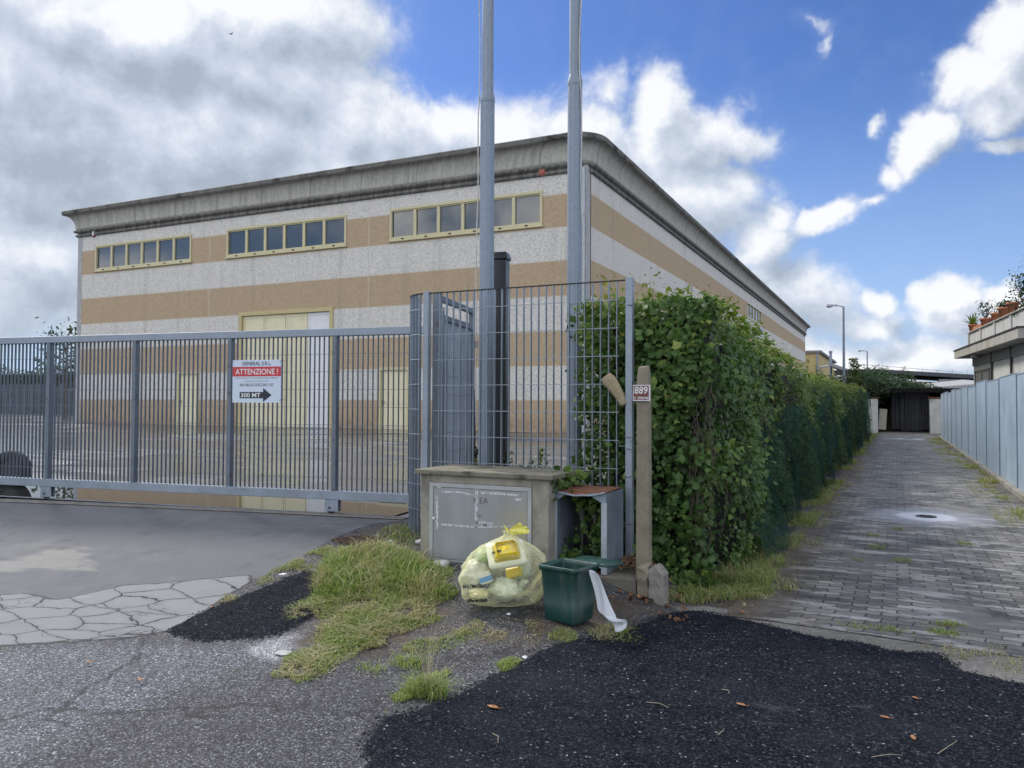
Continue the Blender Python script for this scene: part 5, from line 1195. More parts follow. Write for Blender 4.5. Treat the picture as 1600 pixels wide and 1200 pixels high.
# ================================================================== HEDGE
HX0, HX1, HY0, HY1 = -2.48, -1.42, 6.75, 44.0
def htop(y): return 2.42-.30*ss(7.8, 14, y)+.12*ss(20, 44, y)+.04*np.sin(y*1.1)+.03*np.sin(y*2.7+1)
def hbulge(y, z): return .10*np.sin(y*.9+z)+.08*np.sin(y*2.3+z*2.2)+.05*np.sin(y*5.1)
hedge = empty('ivy_hedge', ((HX0+HX1)/2, 26, 0)); tag(hedge, 'long tall ivy covered hedge between the warehouse yard and the lane', 'hedge')
def hp(o): o.matrix_parent_inverse = Matrix.Translation(-Vector(hedge.location)); return o
# core
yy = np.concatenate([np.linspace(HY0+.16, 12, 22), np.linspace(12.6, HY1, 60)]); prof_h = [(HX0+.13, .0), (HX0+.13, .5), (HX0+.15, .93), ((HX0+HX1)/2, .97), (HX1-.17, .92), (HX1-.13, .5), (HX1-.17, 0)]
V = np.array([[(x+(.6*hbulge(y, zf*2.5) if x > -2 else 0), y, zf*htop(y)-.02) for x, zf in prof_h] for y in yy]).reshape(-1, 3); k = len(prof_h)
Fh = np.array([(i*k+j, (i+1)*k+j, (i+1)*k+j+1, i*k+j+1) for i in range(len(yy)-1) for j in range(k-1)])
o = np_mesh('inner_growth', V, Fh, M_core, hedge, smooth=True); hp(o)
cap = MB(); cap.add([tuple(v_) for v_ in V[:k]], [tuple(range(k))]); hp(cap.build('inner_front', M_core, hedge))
def clump(P): return np.array([mnoise.noise(Vector(q)*1.9)+.6*mnoise.noise(Vector(q)*5) for q in P])
def side_fn(y0, y1, power=1.0):
    def fn(n):
        y = y0+(y1-y0)*rng.random(n)**power; u = rng.random(n); z = u*htop(y)
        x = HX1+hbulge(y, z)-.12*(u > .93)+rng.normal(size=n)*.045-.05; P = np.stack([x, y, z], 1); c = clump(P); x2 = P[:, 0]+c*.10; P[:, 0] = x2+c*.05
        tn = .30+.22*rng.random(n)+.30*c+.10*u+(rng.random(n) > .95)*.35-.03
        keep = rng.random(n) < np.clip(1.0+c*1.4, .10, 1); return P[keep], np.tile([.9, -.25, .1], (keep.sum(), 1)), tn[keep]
    return fn
def front_fn(n):
    x = HX0+.03+(HX1-HX0)*rng.random(n); u = rng.random(n); x = np.where(rng.random(n) < .17, HX0+rng.normal(size=n)*.07, x); y = HY0+rng.normal(size=n)*.05-.02; z = u*htop(y); P = np.stack([x, y, z], 1); c = clump(P); P[:, 1] -= c*.17
    keep = rng.random(n) < np.clip(.85+c*1.7, .06, 1); tn = .30+.24*rng.random(n)+.30*c+.08*u+(rng.random(n) > .95)*.4-.05; return P[keep], np.tile([.1, -.9, .1], (keep.sum(), 1)), tn[keep]
def top_fn(y0, y1, spread):
    def fn(n):
        y = y0+(y1-y0)*rng.random(n); x = HX0+(HX1-HX0+.1)*rng.random(n); P = np.stack([x, y, htop(y)], 1); c = clump(P); P[:, 2] += c*.07+np.abs(rng.normal(size=n))*spread*(.25+np.maximum(0, c)*.7)-.06
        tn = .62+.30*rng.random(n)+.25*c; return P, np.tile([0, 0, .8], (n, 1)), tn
    return fn
def backside_fn(n):
    y = HY0+1.6*rng.random(n); z = rng.random(n)*htop(y); x = HX0+rng.normal(size=n)*.05; P = np.stack([x, y, z], 1); c = clump(P); return P, np.tile([-.9, -.2, .1], (n, 1)), .3+.2*rng.random(n)+.2*c
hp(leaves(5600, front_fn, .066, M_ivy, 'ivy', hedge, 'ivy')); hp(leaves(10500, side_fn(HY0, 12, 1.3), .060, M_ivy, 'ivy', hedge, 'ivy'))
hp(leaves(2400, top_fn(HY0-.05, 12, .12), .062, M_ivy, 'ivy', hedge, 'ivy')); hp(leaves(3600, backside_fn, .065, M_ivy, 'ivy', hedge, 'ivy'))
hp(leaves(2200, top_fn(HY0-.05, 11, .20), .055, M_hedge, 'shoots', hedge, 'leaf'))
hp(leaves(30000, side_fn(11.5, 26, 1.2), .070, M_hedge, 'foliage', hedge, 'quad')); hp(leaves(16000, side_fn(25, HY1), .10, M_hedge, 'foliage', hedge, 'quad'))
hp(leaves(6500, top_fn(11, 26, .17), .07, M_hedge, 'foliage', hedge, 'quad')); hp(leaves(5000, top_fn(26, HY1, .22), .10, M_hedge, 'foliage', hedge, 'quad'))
# upright shoots above the hedge
vs_ = []; b = MB(); SH = []
for (px, py, D) in ((1077, 448, 8.6), (1112, 462, 8.4), (1150, 490, 9.2), (1163, 500, 10.4), (985, 462, 7.3), (1020, 458, 7.5), (940, 468, 7.3), (1262, 560, 19), (1275, 572, 22)):
    tip = atD(px, py, D); root = np.array([tip[0]+random.uniform(-.05, .05), tip[1], tip[2]-.38]); b.path([root, (root+tip)/2+np.array([.02, 0, 0]), tip], [.005, .004, .002], 4); SH.append((root, tip))
hp(b.build('twigs', M_bark, hedge))
def shoot_fn(n):
    k = rng.integers(0, len(SH), n); f = rng.random(n); P = np.array([SH[i][0]+(SH[i][1]-SH[i][0])*q for i, q in zip(k, f)])+rng.normal(size=(n, 3))*.018; return P, rng.normal(size=(n, 3)), .6+.3*rng.random(n)
hp(leaves(300, shoot_fn, .06, M_hedge, 'shoots', hedge, 'leaf'))
# bare stems, trailing
b = MB()
for k in range(46):
    if k < 26: x = random.uniform(HX0+.9, HX1+.05); y = HY0-.06
    else: x = HX1+.06; y = random.uniform(6.9, 12)
    z = random.uniform(.05, 1.2); pts = []
    for q in range(6): pts.append((x+random.uniform(-.05, .05), y+random.uniform(-.04, .04), z+q*.14))
    b.path(pts, random.uniform(.0015, .004), 4)
hp(b.build('stems', M_bark, hedge))
# ivy inside and around the meter box (rooted in the hedge side)
def box_ivy(n):
    P = np.stack([rng.uniform(m_x0+.12, m_x1-.03, n), YM+.10+.26*rng.random(n), m_zb+.02+(rng.random(n)**1.3)*.52], 1); c = clump(P*2); k = rng.random(n) < np.clip(.7+c*1.2+(P[:, 0] > m_x0+.28)*.3, .1, 1); return P[k], np.tile([.1, -.9, .2], (k.sum(), 1)), (.35+.3*rng.random(n)+.2*c)[k]
o = leaves(420, box_ivy, .055, M_ivy, 'ivy_plant', None, 'ivy'); tag(o, 'ivy growing inside the gutted meter box', 'ivy', kind='stuff')
def cab_ivy(n):
    P = np.stack([cx1+.04+rng.normal(size=n)*.05, YC+.05+rng.random(n)*.55, .78+.24*rng.random(n)], 1); P2 = np.stack([cx1+.05+rng.normal(size=n)*.02, YC+.15+rng.random(n)*.3, .1+.35*rng.random(n)], 1); s_ = rng.random(n) > .7; P[s_] = P2[s_]
    return P, np.tile([.2, -.8, .4], (n, 1)), .35+.4*rng.random(n)
o = leaves(170, cab_ivy, .055, M_ivy, 'ivy_plant', None, 'ivy'); tag(o, 'ivy creeping over the right side of the concrete cabinet', 'ivy', kind='stuff')
def post_ivy(n):
    P = np.stack([rng.uniform(xb-.35, xb+.5, n), YF-.02+rng.random(n)*.25, .15+rng.random(n)*2.1], 1); return P, np.tile([.1, -.9, .2], (n, 1)), .3+.35*rng.random(n)
o = leaves(650, post_ivy, .06, M_ivy, 'ivy_plant', None, 'ivy'); tag(o, 'ivy between the right fence post and the number post', 'ivy', kind='stuff')

# netting on the hedge
m, t, out = new_mat('shade_net'); v = obj_vec(t)
n_ = t.noise(v, 1.6, 5, .6); f_ = t.m('ADD', t.mr(n_, .38, .62, .02, .50), t.m('MULTIPLY', t.noise(v, 70, 2, .6), .22))
pb = t.n('ShaderNodeBsdfPrincipled', {'Base Color': (.010, .042, .031, 1), 'Specular IOR Level': .1, 'Roughness': .9}); tr = t.n('ShaderNodeBsdfTransparent')
mx = t.n('ShaderNodeMixShader', {0: f_, 1: tr.outputs[0], 2: pb.outputs[0]}); t.nt.links.new(mx.outputs[0], out.inputs[0]); M_net = m
ny_ = np.concatenate([np.linspace(8.1, 16, 60), np.linspace(16.3, 43.5, 90)]); nz = np.linspace(0, 1, 14); V = []
for y in ny_:
    top = (.35+1.15*ss(7.9, 12, y)+.25*math.sin(y*.8)+.15*math.sin(y*2.1)+.4*ss(20, 40, y)) 
    for f in nz:
        z = .06+f*float(top); V.append((HX1+.13+float(hbulge(y, z))*.8+.10*(1-f)+.03*mnoise.noise(Vector((y*2, z*3, 0)))-.10*(f > .95), y, z))
k = len(nz); Fn = np.array([(i*k+j, (i+1)*k+j, (i+1)*k+j+1, i*k+j+1) for i in range(len(ny_)-1) for j in range(k-1)])
o = np_mesh('shade_netting', np.array(V), Fn, M_net, smooth=True); tag(o, 'torn dark green shade netting draped over the lower hedge along the lane', 'netting')

# ================================================================== GRASS
def in_poly(P, x, y): return sdf(x, y, P) > 0
def blades(name, pts, hgt, wid, tint, lean, mat=M_grass):
    n = len(pts); a = rng.random(n)*2*math.pi; d = np.stack([np.cos(a), np.sin(a), np.zeros(n)], 1); sd_ = np.stack([-np.sin(a), np.cos(a), np.zeros(n)], 1)
    h = hgt*(.5+.8*rng.random(n)); w_ = wid*(.7+.6*rng.random(n)); ln = lean*(.3+1.2*rng.random(n))*h
    up = np.array([0, 0, 1.])
    b0 = pts; m1_ = pts+up*(h*.5)[:, None]+d*(ln*.3)[:, None]; t1 = pts+up*(h*(1-.35*np.minimum(1, lean)))[:, None]+d*ln[:, None]
    V = np.stack([b0-sd_*w_[:, None], b0+sd_*w_[:, None], m1_+sd_*(w_*.8)[:, None], m1_-sd_*(w_*.8)[:, None], t1+sd_*(w_*.15)[:, None], t1-sd_*(w_*.15)[:, None]], 1).reshape(-1, 3)
    i0 = np.arange(n)*6; F_ = np.concatenate([np.stack([i0, i0+1, i0+2, i0+3], 1), np.stack([i0+3, i0+2, i0+4, i0+5], 1)])
    return V, F_, np.concatenate([tint, tint])
GV = []; GF = []; GT = []
def add_blades(*a, **k):
    V, F_, tn = blades('', *a, **k); GF.append(F_+sum(len(v_) for v_ in GV)); GV.append(V); GT.append(tn)
def scatter(P, n, clump_sc=3., thr=-.15):
    lo_, hi_ = P.min(0), P.max(0); out_ = []
    while sum(len(o_) for o_ in out_) < n:
        x = rng.uniform(lo_[0], hi_[0], 6000); y = rng.uniform(lo_[1], hi_[1], 6000); s_ = sdf(x, y, P); c = np.array([mnoise.noise(Vector((a*clump_sc, b_*clump_sc, 3))) for a, b_ in zip(x, y)])
        k = (s_+c*.12 > 0) & (c > thr); out_.append(np.stack([x[k], y[k], s_[k], c[k]], 1))
    return np.concatenate(out_)[:n]
def lay(P, n, h, w_, base, var, lean, thr=-.15, sc=3.):
    q = scatter(P, n, sc, thr); z = H(q[:, 0], q[:, 1]); add_blades(np.stack([q[:, 0], q[:, 1], z-.005], 1), h*(.45+.8*np.clip(q[:, 2]*5, 0, 1)), np.full(n, w_), np.clip(base+var*rng.normal(size=n)+.25*(q[:, 3] < 0)-.1*q[:, 3], 0, 1), np.full(n, lean))
P_g1 = poly([(520, 865), (600, 850), (660, 870), (700, 890), (708, 935), (660, 950), (600, 935), (540, 950), (490, 940), (478, 905)])
P_g2 = poly([(428, 1058), (445, 1030), (490, 1012), (482, 990), (505, 968), (442, 970), (452, 948), (500, 930), (600, 915), (700, 940), (680, 975), (640, 990), (600, 1010), (560, 1022), (520, 1052), (470, 1068)])
P_g3 = poly([(400, 915), (440, 885), (500, 855), (560, 850), (500, 880), (450, 903)])
P_g4 = poly([(600, 1025), (650, 1000), (710, 985), (745, 968), (770, 975), (720, 1005), (640, 1030)])
P_g5 = poly([(600, 1115), (630, 1080), (660, 1060), (700, 1050), (760, 1045), (800, 1030), (815, 1035), (750, 1070), (690, 1085), (640, 1105)])
P_g6 = poly([(850, 1000), (865, 985), (890, 985), (900, 1000)]); P_g7 = poly([(915, 985), (940, 975), (990, 985), (995, 1010), (930, 1008)])
P_g8 = poly([(560, 845), (600, 825), (655, 815), (658, 850), (600, 855)])
P_g9 = poly([(335, 945), (350, 930), (385, 930), (375, 942)])
lay(P_g1, 7500, .115, .0033, .36, .20, .9, -.5); lay(P_g1, 600, .20, .003, .6, .2, .9, -.6); lay(P_g2, 8200, .06, .0032, .57, .20, 1.3, -.28, 5); lay(P_g3, 1100, .06, .003, .62, .15, 1.1, -.05, 5); lay(P_g4, 900, .05, .0024, .50, .14, .9); lay(P_g5, 1300, .07, .0024, .50, .14, .9, .0)
lay(P_g6, 500, .07, .0022, .62, .12, .8, -.5); lay(P_g7, 550, .08, .0024, .58, .14, 1.1, -.5); lay(P_g8, 700, .07, .0025, .55, .2, .8); lay(P_g9, 180, .06, .0025, .6, .1, .9, -.5)
P_l1 = poly([(1030, 950), (1050, 900), (1130, 895), (1215, 905), (1205, 945), (1130, 955), (1080, 950)])
lay(P_l1, 1900, .09, .0032, .6, .22, 1.2, -.1)
def strip_blades(x0, x1, y0, y1, n, h, base, var=.2, lean=.8, thr=-.1, zoff=0):
    x = rng.uniform(x0, x1, n*2); y = y0+(y1-y0)*rng.random(n*2)**1.4; c = np.array([mnoise.noise(Vector((a*1.2, b_*1.2, 8))) for a, b_ in zip(x, y)]); k = c > thr; x, y, c = x[k], y[k], c[k]
    add_blades(np.stack([x, y, np.zeros(len(x))+zoff], 1), np.full(len(x), h)*(.5+1.2*np.clip(c, 0, 1)), np.full(len(x), .0035)*(1+np.clip((y-10)/12, 0, 2)), np.clip(base+var*rng.normal(size=len(x)), 0, 1), np.full(len(x), lean))
strip_blades(-1.45, -.98, 7.0, 46, 6500, .15, .56, .25, 1.1, .02); strip_blades(-1.3, -.75, 7.0, 30, 2500, .06, .8, .2, 1.2, .05)
strip_blades(1.5, 1.88, 9, 44, 3800, .15, .72, .2, 1.0, .08); strip_blades(1.2, 1.7, 12, 44, 1800, .05, .75)
# behind the gate and in the far lane
P_l2 = poly([(1385, 1020), (1440, 1005), (1560, 1005), (1640, 1015), (1640, 1060), (1560, 1052), (1500, 1040)])
lay(P_l2, 420, .035, .003, .85, .15, 1.6, .05, 4)
P_l3 = poly([(700, 985), (760, 965), (850, 975), (860, 1000), (790, 1010), (720, 1005)])
lay(P_l3, 420, .035, .0028, .8, .2, 1.6, .0, 5)
grass = np_mesh('grass', np.concatenate(GV), np.concatenate(GF), M_grass, col=np.concatenate(GT)); tag(grass, 'patchy green and straw coloured grass on the verge and lane edges', 'grass', kind='stuff')
# single tufts
def tuft(px, py, n, h, base, label, name='grass_tuft', lean=.9, r=.04):
    g = G(px, py); GV.clear(); GF.clear(); GT.clear(); n_ = n
    P = np.stack([rng.normal(size=n_)*r, rng.normal(size=n_)*r*.8, np.zeros(n_)], 1); add_blades(P, np.full(n_, h), np.full(n_, .0024), np.clip(base+.15*rng.normal(size=n_), 0, 1), np.full(n_, lean))
    o = np_mesh(name, GV[0], GF[0], M_grass, col=GT[0]); o.location = g; return tag(o, label, 'grass tuft', 'grass tufts in the paving')
tuft(668, 1085, 420, .12, .5, 'spiky grass tuft with long pale stalks at the edge of the fresh tarmac', r=.05)
for (x, y, n_, h, lab) in ((1402, 828, 90, .05, 'small green tuft just below the white ringed cover'), (1365, 838, 70, .05, 'small dry tuft left below the white ringed cover'), (1410, 878, 80, .06, 'tuft beside the pale paver patch in the middle of the lane'), (1370, 858, 80, .06, 'sparse tuft left of the lane centre'),
                          (1475, 991, 260, .035, 'flat green tuft at the lane threshold, nearest of the pair on the right'), (1480, 977, 220, .035, 'flat green tuft at the lane threshold, farther of the pair on the right'), (1388, 985, 120, .04, 'small tuft at the middle of the lane threshold'), (1340, 980, 110, .03, 'flat thin tuft at the left of the lane threshold'),
                          (1507, 851, 90, .05, 'tuft at the edge of the pale slab right of centre'), (1340, 877, 50, .04, 'tiny tuft in the left half of the lane'), (578, 1047, 60, .05, 'tiny bright tuft alone on the rough tarmac'), (636, 1038, 160, .07, 'yellowish tuft beside the tall stalks')):
    tuft(x, y, n_, h, .5, lab, r=.05)
# tall dry stalks
b = MB(); g = G(668, 1085)
for k in range(26):
    a = random.uniform(0, 6.28); L_ = random.uniform(.2, .42); ln = random.uniform(.05, .25); b.path([g+np.array([random.uniform(-.03, .03), random.uniform(-.03, .03), 0]), g+np.array([math.cos(a)*ln*.4, math.sin(a)*ln*.4, L_*.6]), g+np.array([math.cos(a)*ln, math.sin(a)*ln, L_])], [.0012, .001, .0005], 4)
tag(b.build('dry_stalks', simple('straw', (.42, .38, .24), .8)), 'long thin dry grass stalks standing by the fresh tarmac edge', 'dry stalks')
# weeds behind the fence
WP = [(x_, y_) for x_, y_ in zip(rng.uniform(-4.35, -3.05, 26), rng.uniform(6.95, 8.4, 26))]
def weed_fn(n):
    k = rng.integers(0, len(WP), n); f = rng.random(n); hh_ = np.array([.45+.35*((i*7) % 5)/5 for i in k]); P = np.stack([np.array([WP[i][0] for i in k])+rng.normal(size=n)*.03*(1.4-f), np.array([WP[i][1] for i in k])+rng.normal(size=n)*.03, .33+f*hh_], 1); return P, rng.normal(size=(n, 3)), .45+.3*rng.random(n)
wd_ = empty('weeds', (-3.7, 7.6, .33)); tag(wd_, 'tall leafy weeds growing behind the fence at the yard edge', 'weeds', kind='stuff')
o = leaves(2600, weed_fn, .045, M_hedge, 'leafage', wd_, 'leaf'); o.matrix_parent_inverse = Matrix.Translation(-Vector(wd_.location))
b = MB()
for i, (x, y) in enumerate(WP): b.path([(x, y, .3), (x+.02, y, .5), (x, y+.01, .33+.45+.35*((i*7) % 5)/5)], [.004, .003, .001], 4)
o = b.build('stalk', M_bark, wd_); o.matrix_parent_inverse = Matrix.Translation(-Vector(wd_.location))

# ================================================================== LITTER: leaves, twigs, stones
def dry_leaf(px, py, size, rot, label, curl=.3, mat=M_leafbrown):
    g = G(px, py); s_ = size
    pts = [(0, -1), (.35, -.55), (.5, 0), (.3, .5), (0, 1), (-.35, .5), (-.5, 0), (-.3, -.55)]
    vs = [(0, 0, .004)]+[(x*s_*.5, y*s_*.5, .004+curl*s_*(abs(x)*.6+abs(y)*.25*(1 if y > 0 else .3))) for x, y in pts]; fs = [(0, i+1, (i+1) % 8+1) for i in range(8)]
    b = MB(); b.add(vs, fs, True); b.path([(0, -s_*.5, .006), (s_*.06, -s_*.8, .012)], .0012, 4); o = b.build('fallen_leaf', mat, loc=(g[0], g[1], g[2]+.018)); o.rotation_euler = (0, 0, rad(rot)); o.modifiers.new('t', 'SOLIDIFY').thickness = .0008
    return tag(o, label, 'fallen leaf', 'fallen leaves on the road')
for a in ((1158, 1108, .055, 75, 'long curled orange brown leaf in the middle of the fresh tarmac'), (1383, 1128, .05, 80, 'rusty brown leaf on the fresh tarmac towards the right'), (1430, 1097, .04, 60, 'small orange leaf, farther of those at the right of the tarmac'), (1427, 1160, .05, 10, 'upright pinkish brown leaf, nearest at the right of the tarmac'),
          (1103, 940, .07, 30, 'pale brown leaf by the end of the hedge'), (1098, 917, .06, 110, 'brown leaf lying in the grass under the hedge'), (1160, 960, .06, 20, 'light leaf on the threshold stone by the hedge'), (219, 1068, .05, 60, 'pale yellow leaf alone on the old tarmac at left'), (139, 1040, .045, 90, 'orange leaf on the coarse tarmac at far left'), (330, 953, .04, 40, 'orange scrap of leaf on the small dark patch'), (770, 1112, .07, 85, 'thin curled straw leaf at the left edge of the fresh tarmac')):
    dry_leaf(*a)
LP = np.stack([rng.uniform(-2.2, -1.35, 190), rng.uniform(5.6, 6.75, 190)], 1)
def litter_fn(n): i = rng.integers(0, len(LP), n); P = np.stack([LP[i, 0], LP[i, 1], H(LP[i, 0], LP[i, 1])+.015+.02*rng.random(n)], 1); return P, np.tile([0, 0, 1.5], (n, 1)), rng.random(n)
M_lit = leaf_mat('litter', [(.1, (.06, .03, .02)), (.5, (.16, .08, .04)), (.9, (.30, .17, .08))], .7, .05)
def lit2(n):
    P = np.stack([xb+.02+rng.random(n)*.22, YM+.12+rng.random(n)*.3, np.full(n, m_zb-.02)+rng.random(n)*.07], 1); return P, np.tile([0, -.3, 1.], (n, 1)), rng.random(n)
o = leaves(140, lit2, .05, M_lit, 'leaf_litter', None, 'leaf'); tag(o, 'heap of dry brown leaves caught beside the meter box and number post', 'leaf litter', kind='stuff')
o = leaves(230, litter_fn, .05, M_lit, 'leaf_litter', None, 'leaf'); tag(o, 'dry brown leaves scattered under the end of the hedge', 'leaf litter', kind='stuff')
b = MB()
def scrap(px, py, s_, label, mat=M_white, name='stone', cat='stone', flat=.5, seed=1):
    import bmesh
    g = G(px, py); bm = bmesh.new(); bmesh.ops.create_icosphere(bm, subdivisions=2, radius=s_)
    for v_ in bm.verts: k = 1+.5*mnoise.noise(v_.co/s_*1.2+Vector((seed*3.1, 0, 0))); v_.co = Vector((v_.co.x*k, v_.co.y*k, v_.co.z*k*flat))
    me = bpy.data.meshes.new(name); bm.to_mesh(me); bm.free(); me.materials.append(mat); o = bpy.data.objects.new(name, me); link(o); o.location = (g[0], g[1], g[2]+s_*flat*.5+.004); return tag(o, label, cat, 'small stones and scraps on the ground')
for i, a in enumerate(((820, 1029, .016, 'white pebble at the tip of the grass by the fresh tarmac'), (795, 961, .014, 'white pebble in front of the rubbish bag'), (590, 838, .02, 'pale stone in the earth by the curved fence end'), (611, 848, .03, 'grey lump of rubble in the long grass'), (1134, 1086, .011, 'tiny white chip in the middle of the fresh tarmac'), (443, 1021, .05, 'dried whitish splash of cement on the pale gravel'), (621, 868, .05, 'flat grey rock half buried in the grass beside the cabinet'), (690, 885, .07, 'large grey stone under the corner of the cabinet'), (657, 850, .05, 'rough stone at the foot of the curved grille'))):
    scrap(a[0], a[1], a[2], a[3], M_stone if a[2] > .018 else M_white, seed=i, flat=.06 if i == 5 else .5)
q = G(441, 902); b = MB(); b.add([(-.03, -.02, .004), (.03, -.015, .008), (.035, .02, .015), (-.02, .02, .006)], [(0, 1, 2, 3)]); tag(b.build('paper_scrap', M_white, loc=(q[0], q[1], q[2]+.02)), 'small white scrap of paper on the edge of the dark patch', 'paper scrap')
b = MB(); tw = [((1128, 1083), (1140, 1090)), ((1465, 1185), (1495, 1165)), ((1362, 1190), (1410, 1187)), ((1122, 1155), (1131, 1145)), ((770, 1153), (778, 1168)), ((1010, 1103), (1045, 1112))]
for i, (a, c) in enumerate(tw):
    p_, q_ = G(*a), G(*c); b = MB(); mid_ = (p_+q_)/2+np.array([.01, .01, .012]); b.path([p_+[0, 0, .02], mid_+[0, 0, .014], q_+[0, 0, .02]], [.0018, .0016, .001], 5)
    tag(b.build('twig', simple('twig', (.35, .31, .22), .8)), ['short straw twig near the tiny white chip', 'forked straw twig at the lower right of the tarmac', 'thin curved stem at the bottom right of the tarmac', 'short pale twig below the middle leaf', 'thin straw at the bottom edge of the fresh tarmac', 'faint curved stem left of the middle leaf'][i], 'twig')
# rusty drain grate
g = G(563, 848); b = MB(); M_gr = simple('rusty_grate', (.10, .06, .05), .8, .2, .3, 10, .3)
for k in range(9): b.box(-.21+k*.05, -.20+k*.05, -.17, .17, 0, .02); 
for k in range(7): b.box(-.22, .22, -.165+k*.055, -.157+k*.055, -.002, .017)
o = b.build('drain_grate', M_gr, loc=(g[0], g[1], g[2]+.012)); o.rotation_euler = (0, 0, rad(-20)); tag(o, 'rusty square drain grate half covered by grass near the gate', 'drain grate')

# ================================================================== LANE END
pz = .0
def pillar(x0, x1, y, ztop, label, ivy=False):
    o = empty('gate_pillar', ((x0+x1)/2, y, 0)); tag(o, label, 'gate pillar', 'white gate pillars at the end of the lane'); hw_ = (x1-x0)/2
    b = MB(); b.box(-hw_, hw_, -.25, .25, -.05, ztop); b.build('pillar_body', simple('peeling_whitewash', (.50, .52, .50), .9, 0, .12, 2.5, .3, dirt=(.16, .18, .14), dirt_amt=.6), o, bevel=.03)
    b = MB(); k = 0; x = -hw_-.05
    while x < hw_+.05:
        b.add([(x+.09+.09*math.cos(a)*1.0, yy_, ztop+.01+.07*math.sin(a)) for yy_ in (-.32, .32) for a in [math.pi*i/6 for i in range(7)]], [(i, i+1, 8+i, 7+i) for i in range(6)], True); x += .18
    q_ = b.build('tile_cap', M_terra, o); q_.modifiers.new('t', 'SOLIDIFY').thickness = .015
p0 = atY(1350, 675, 51.); p1 = atY(1372, 675, 51.); pt = atY(1360, 623, 51.)[2]; pillar(p0[0], p1[0], 51., pt, 'white gate pillar with tiled cap at the left of the lane end, beside the hedge')
p2_ = atY(1453, 675, 51.); p3 = atY(1478, 675, 51.); pillar(p2_[0], p3[0]+.6, 51., pt, 'white gate pillar with stained face and tiled cap at the right of the lane end')
def canopy_curtain():
    xa_, xb_ = atY(1393, 650, 53.5)[0], atY(1452, 650, 53.5)[0]; zt2_ = atY(1400, 612, 53.5)[2]; n_ = 140; V = []; 
    for i in range(n_+1):
        u = i/n_; x = xa_+(xb_-xa_)*u; 
        for j in range(9): f = j/8; V.append((x+.05*math.sin(u*9)*(1-f), 53.5+.10*math.sin(u*70+math.sin(u*13)*3)*(1-.6*f)+.15*math.sin(u*11), .1+.12*mnoise.noise(Vector((u*4, 0, 0)))+(zt2_-.1)*f))
    Fc = np.array([(i*9+j, (i+1)*9+j, (i+1)*9+j+1, i*9+j+1) for i in range(n_) for j in range(8)]); o = np_mesh('curtain', np.array(V), Fc, simple('grey_cloth', (.075, .078, .088), .9, 0, .2, 2, .2), smooth=True); tag(o, 'large drooping dark grey curtain closing the covered end of the lane', 'curtain')
canopy_curtain()
x0, x1 = atY(1372, 650, 54)[0], atY(1475, 650, 54)[0]; zr_ = atY(1420, 611, 53.)[2]
can = empty('canopy', ((x0+x1)/2, 56, 0)); tag(can, 'dark flat canopy roof over the end of the lane', 'canopy')
b = MB(); b.box(-(x1-x0)/2-1, (x1-x0)/2+1.5, -4, 5, zr_, zr_+.12); b.box(-(x1-x0)/2-1, (x1-x0)/2+1.5, -4.05, -4.001, zr_-.1, zr_+.14); b.build('roof', simple('dark_roof', (.015, .015, .017), 1.0, **{'Specular IOR Level': .05}), can)
b = MB()
for x in (-(x1-x0)/2-.6, (x1-x0)/2+.6): b.box(x-.06, x+.06, -3.6, -3.48, 0, zr_-.001)
b.build('post', M_dark, can)
b = MB(); b.box(-(x1-x0)/2-1, (x1-x0)/2+1.5, 4.6, 4.7, 0, zr_-.001); b.box(-(x1-x0)/2-1, -(x1-x0)/2-.9, -3, 4.599, 0, zr_-.002); b.box((x1-x0)/2+1.4, (x1-x0)/2+1.5, -3, 4.599, 0, zr_-.002); b.build('back_wall', simple('dark_boards', (.02, .02, .022), .9), can)
b = MB(); p = atY(1379, 655, 52.6); b.box(-.2, .22, -.02, .02, -.62, .62); o = b.build('white_board', simple('off_white_board', (.5, .48, .42), .8, dirt=(.3, .25, .18)), loc=(p[0], 52.6, p[2])); o.rotation_euler = (0, rad(4), 0); tag(o, 'pale leaning board between the left pillar and the dark curtain', 'board')
# bush over the canopy
def bush(px, py, D, r, n, size, mat, label, name='bush'):
    p = atD(px, py, D); o = empty(name, (p[0], p[1], 0)); tag(o, label, 'bush')
    leaves(n, blob_fn((0, 0, p[2]), r, .35), size, mat, 'crown', o, 'quad'); b = MB()
    for k in range(4): b.path([(.1*k-.2, 0, 0), (.15*math.sin(k), .1, p[2]*.5), (r[0]*.5*math.sin(k*2), .2, p[2])], [.07, .05, .02], 6)
    b.build('trunk', M_bark, o); return o
bush(1354, 604, 48, (1.9, 2.2, 1.15), 6500, .17, M_darkleaf, 'dark bush at the far end of the hedge in front of the lamp')
bush(1390, 609, 50, (2.2, 1.6, 1.15), 7000, .17, M_darkleaf, 'dark creeper mass hanging over the lane end beside the satellite dish')
bush(1425, 611, 50.5, (1.9, 1.4, .6), 3600, .17, M_darkleaf, 'thin dark creeper spreading over the right of the canopy')
bush(1300, 604, 52, (2.4, 2.2, .9), 4200, .18, M_hedge, 'mid green bush rising behind the hedge near the yellow building')
bush(1372, 585, 56, (1.0, 1.0, .8), 700, .15, M_darkleaf, 'spiky loose shrub top above the dark creeper')
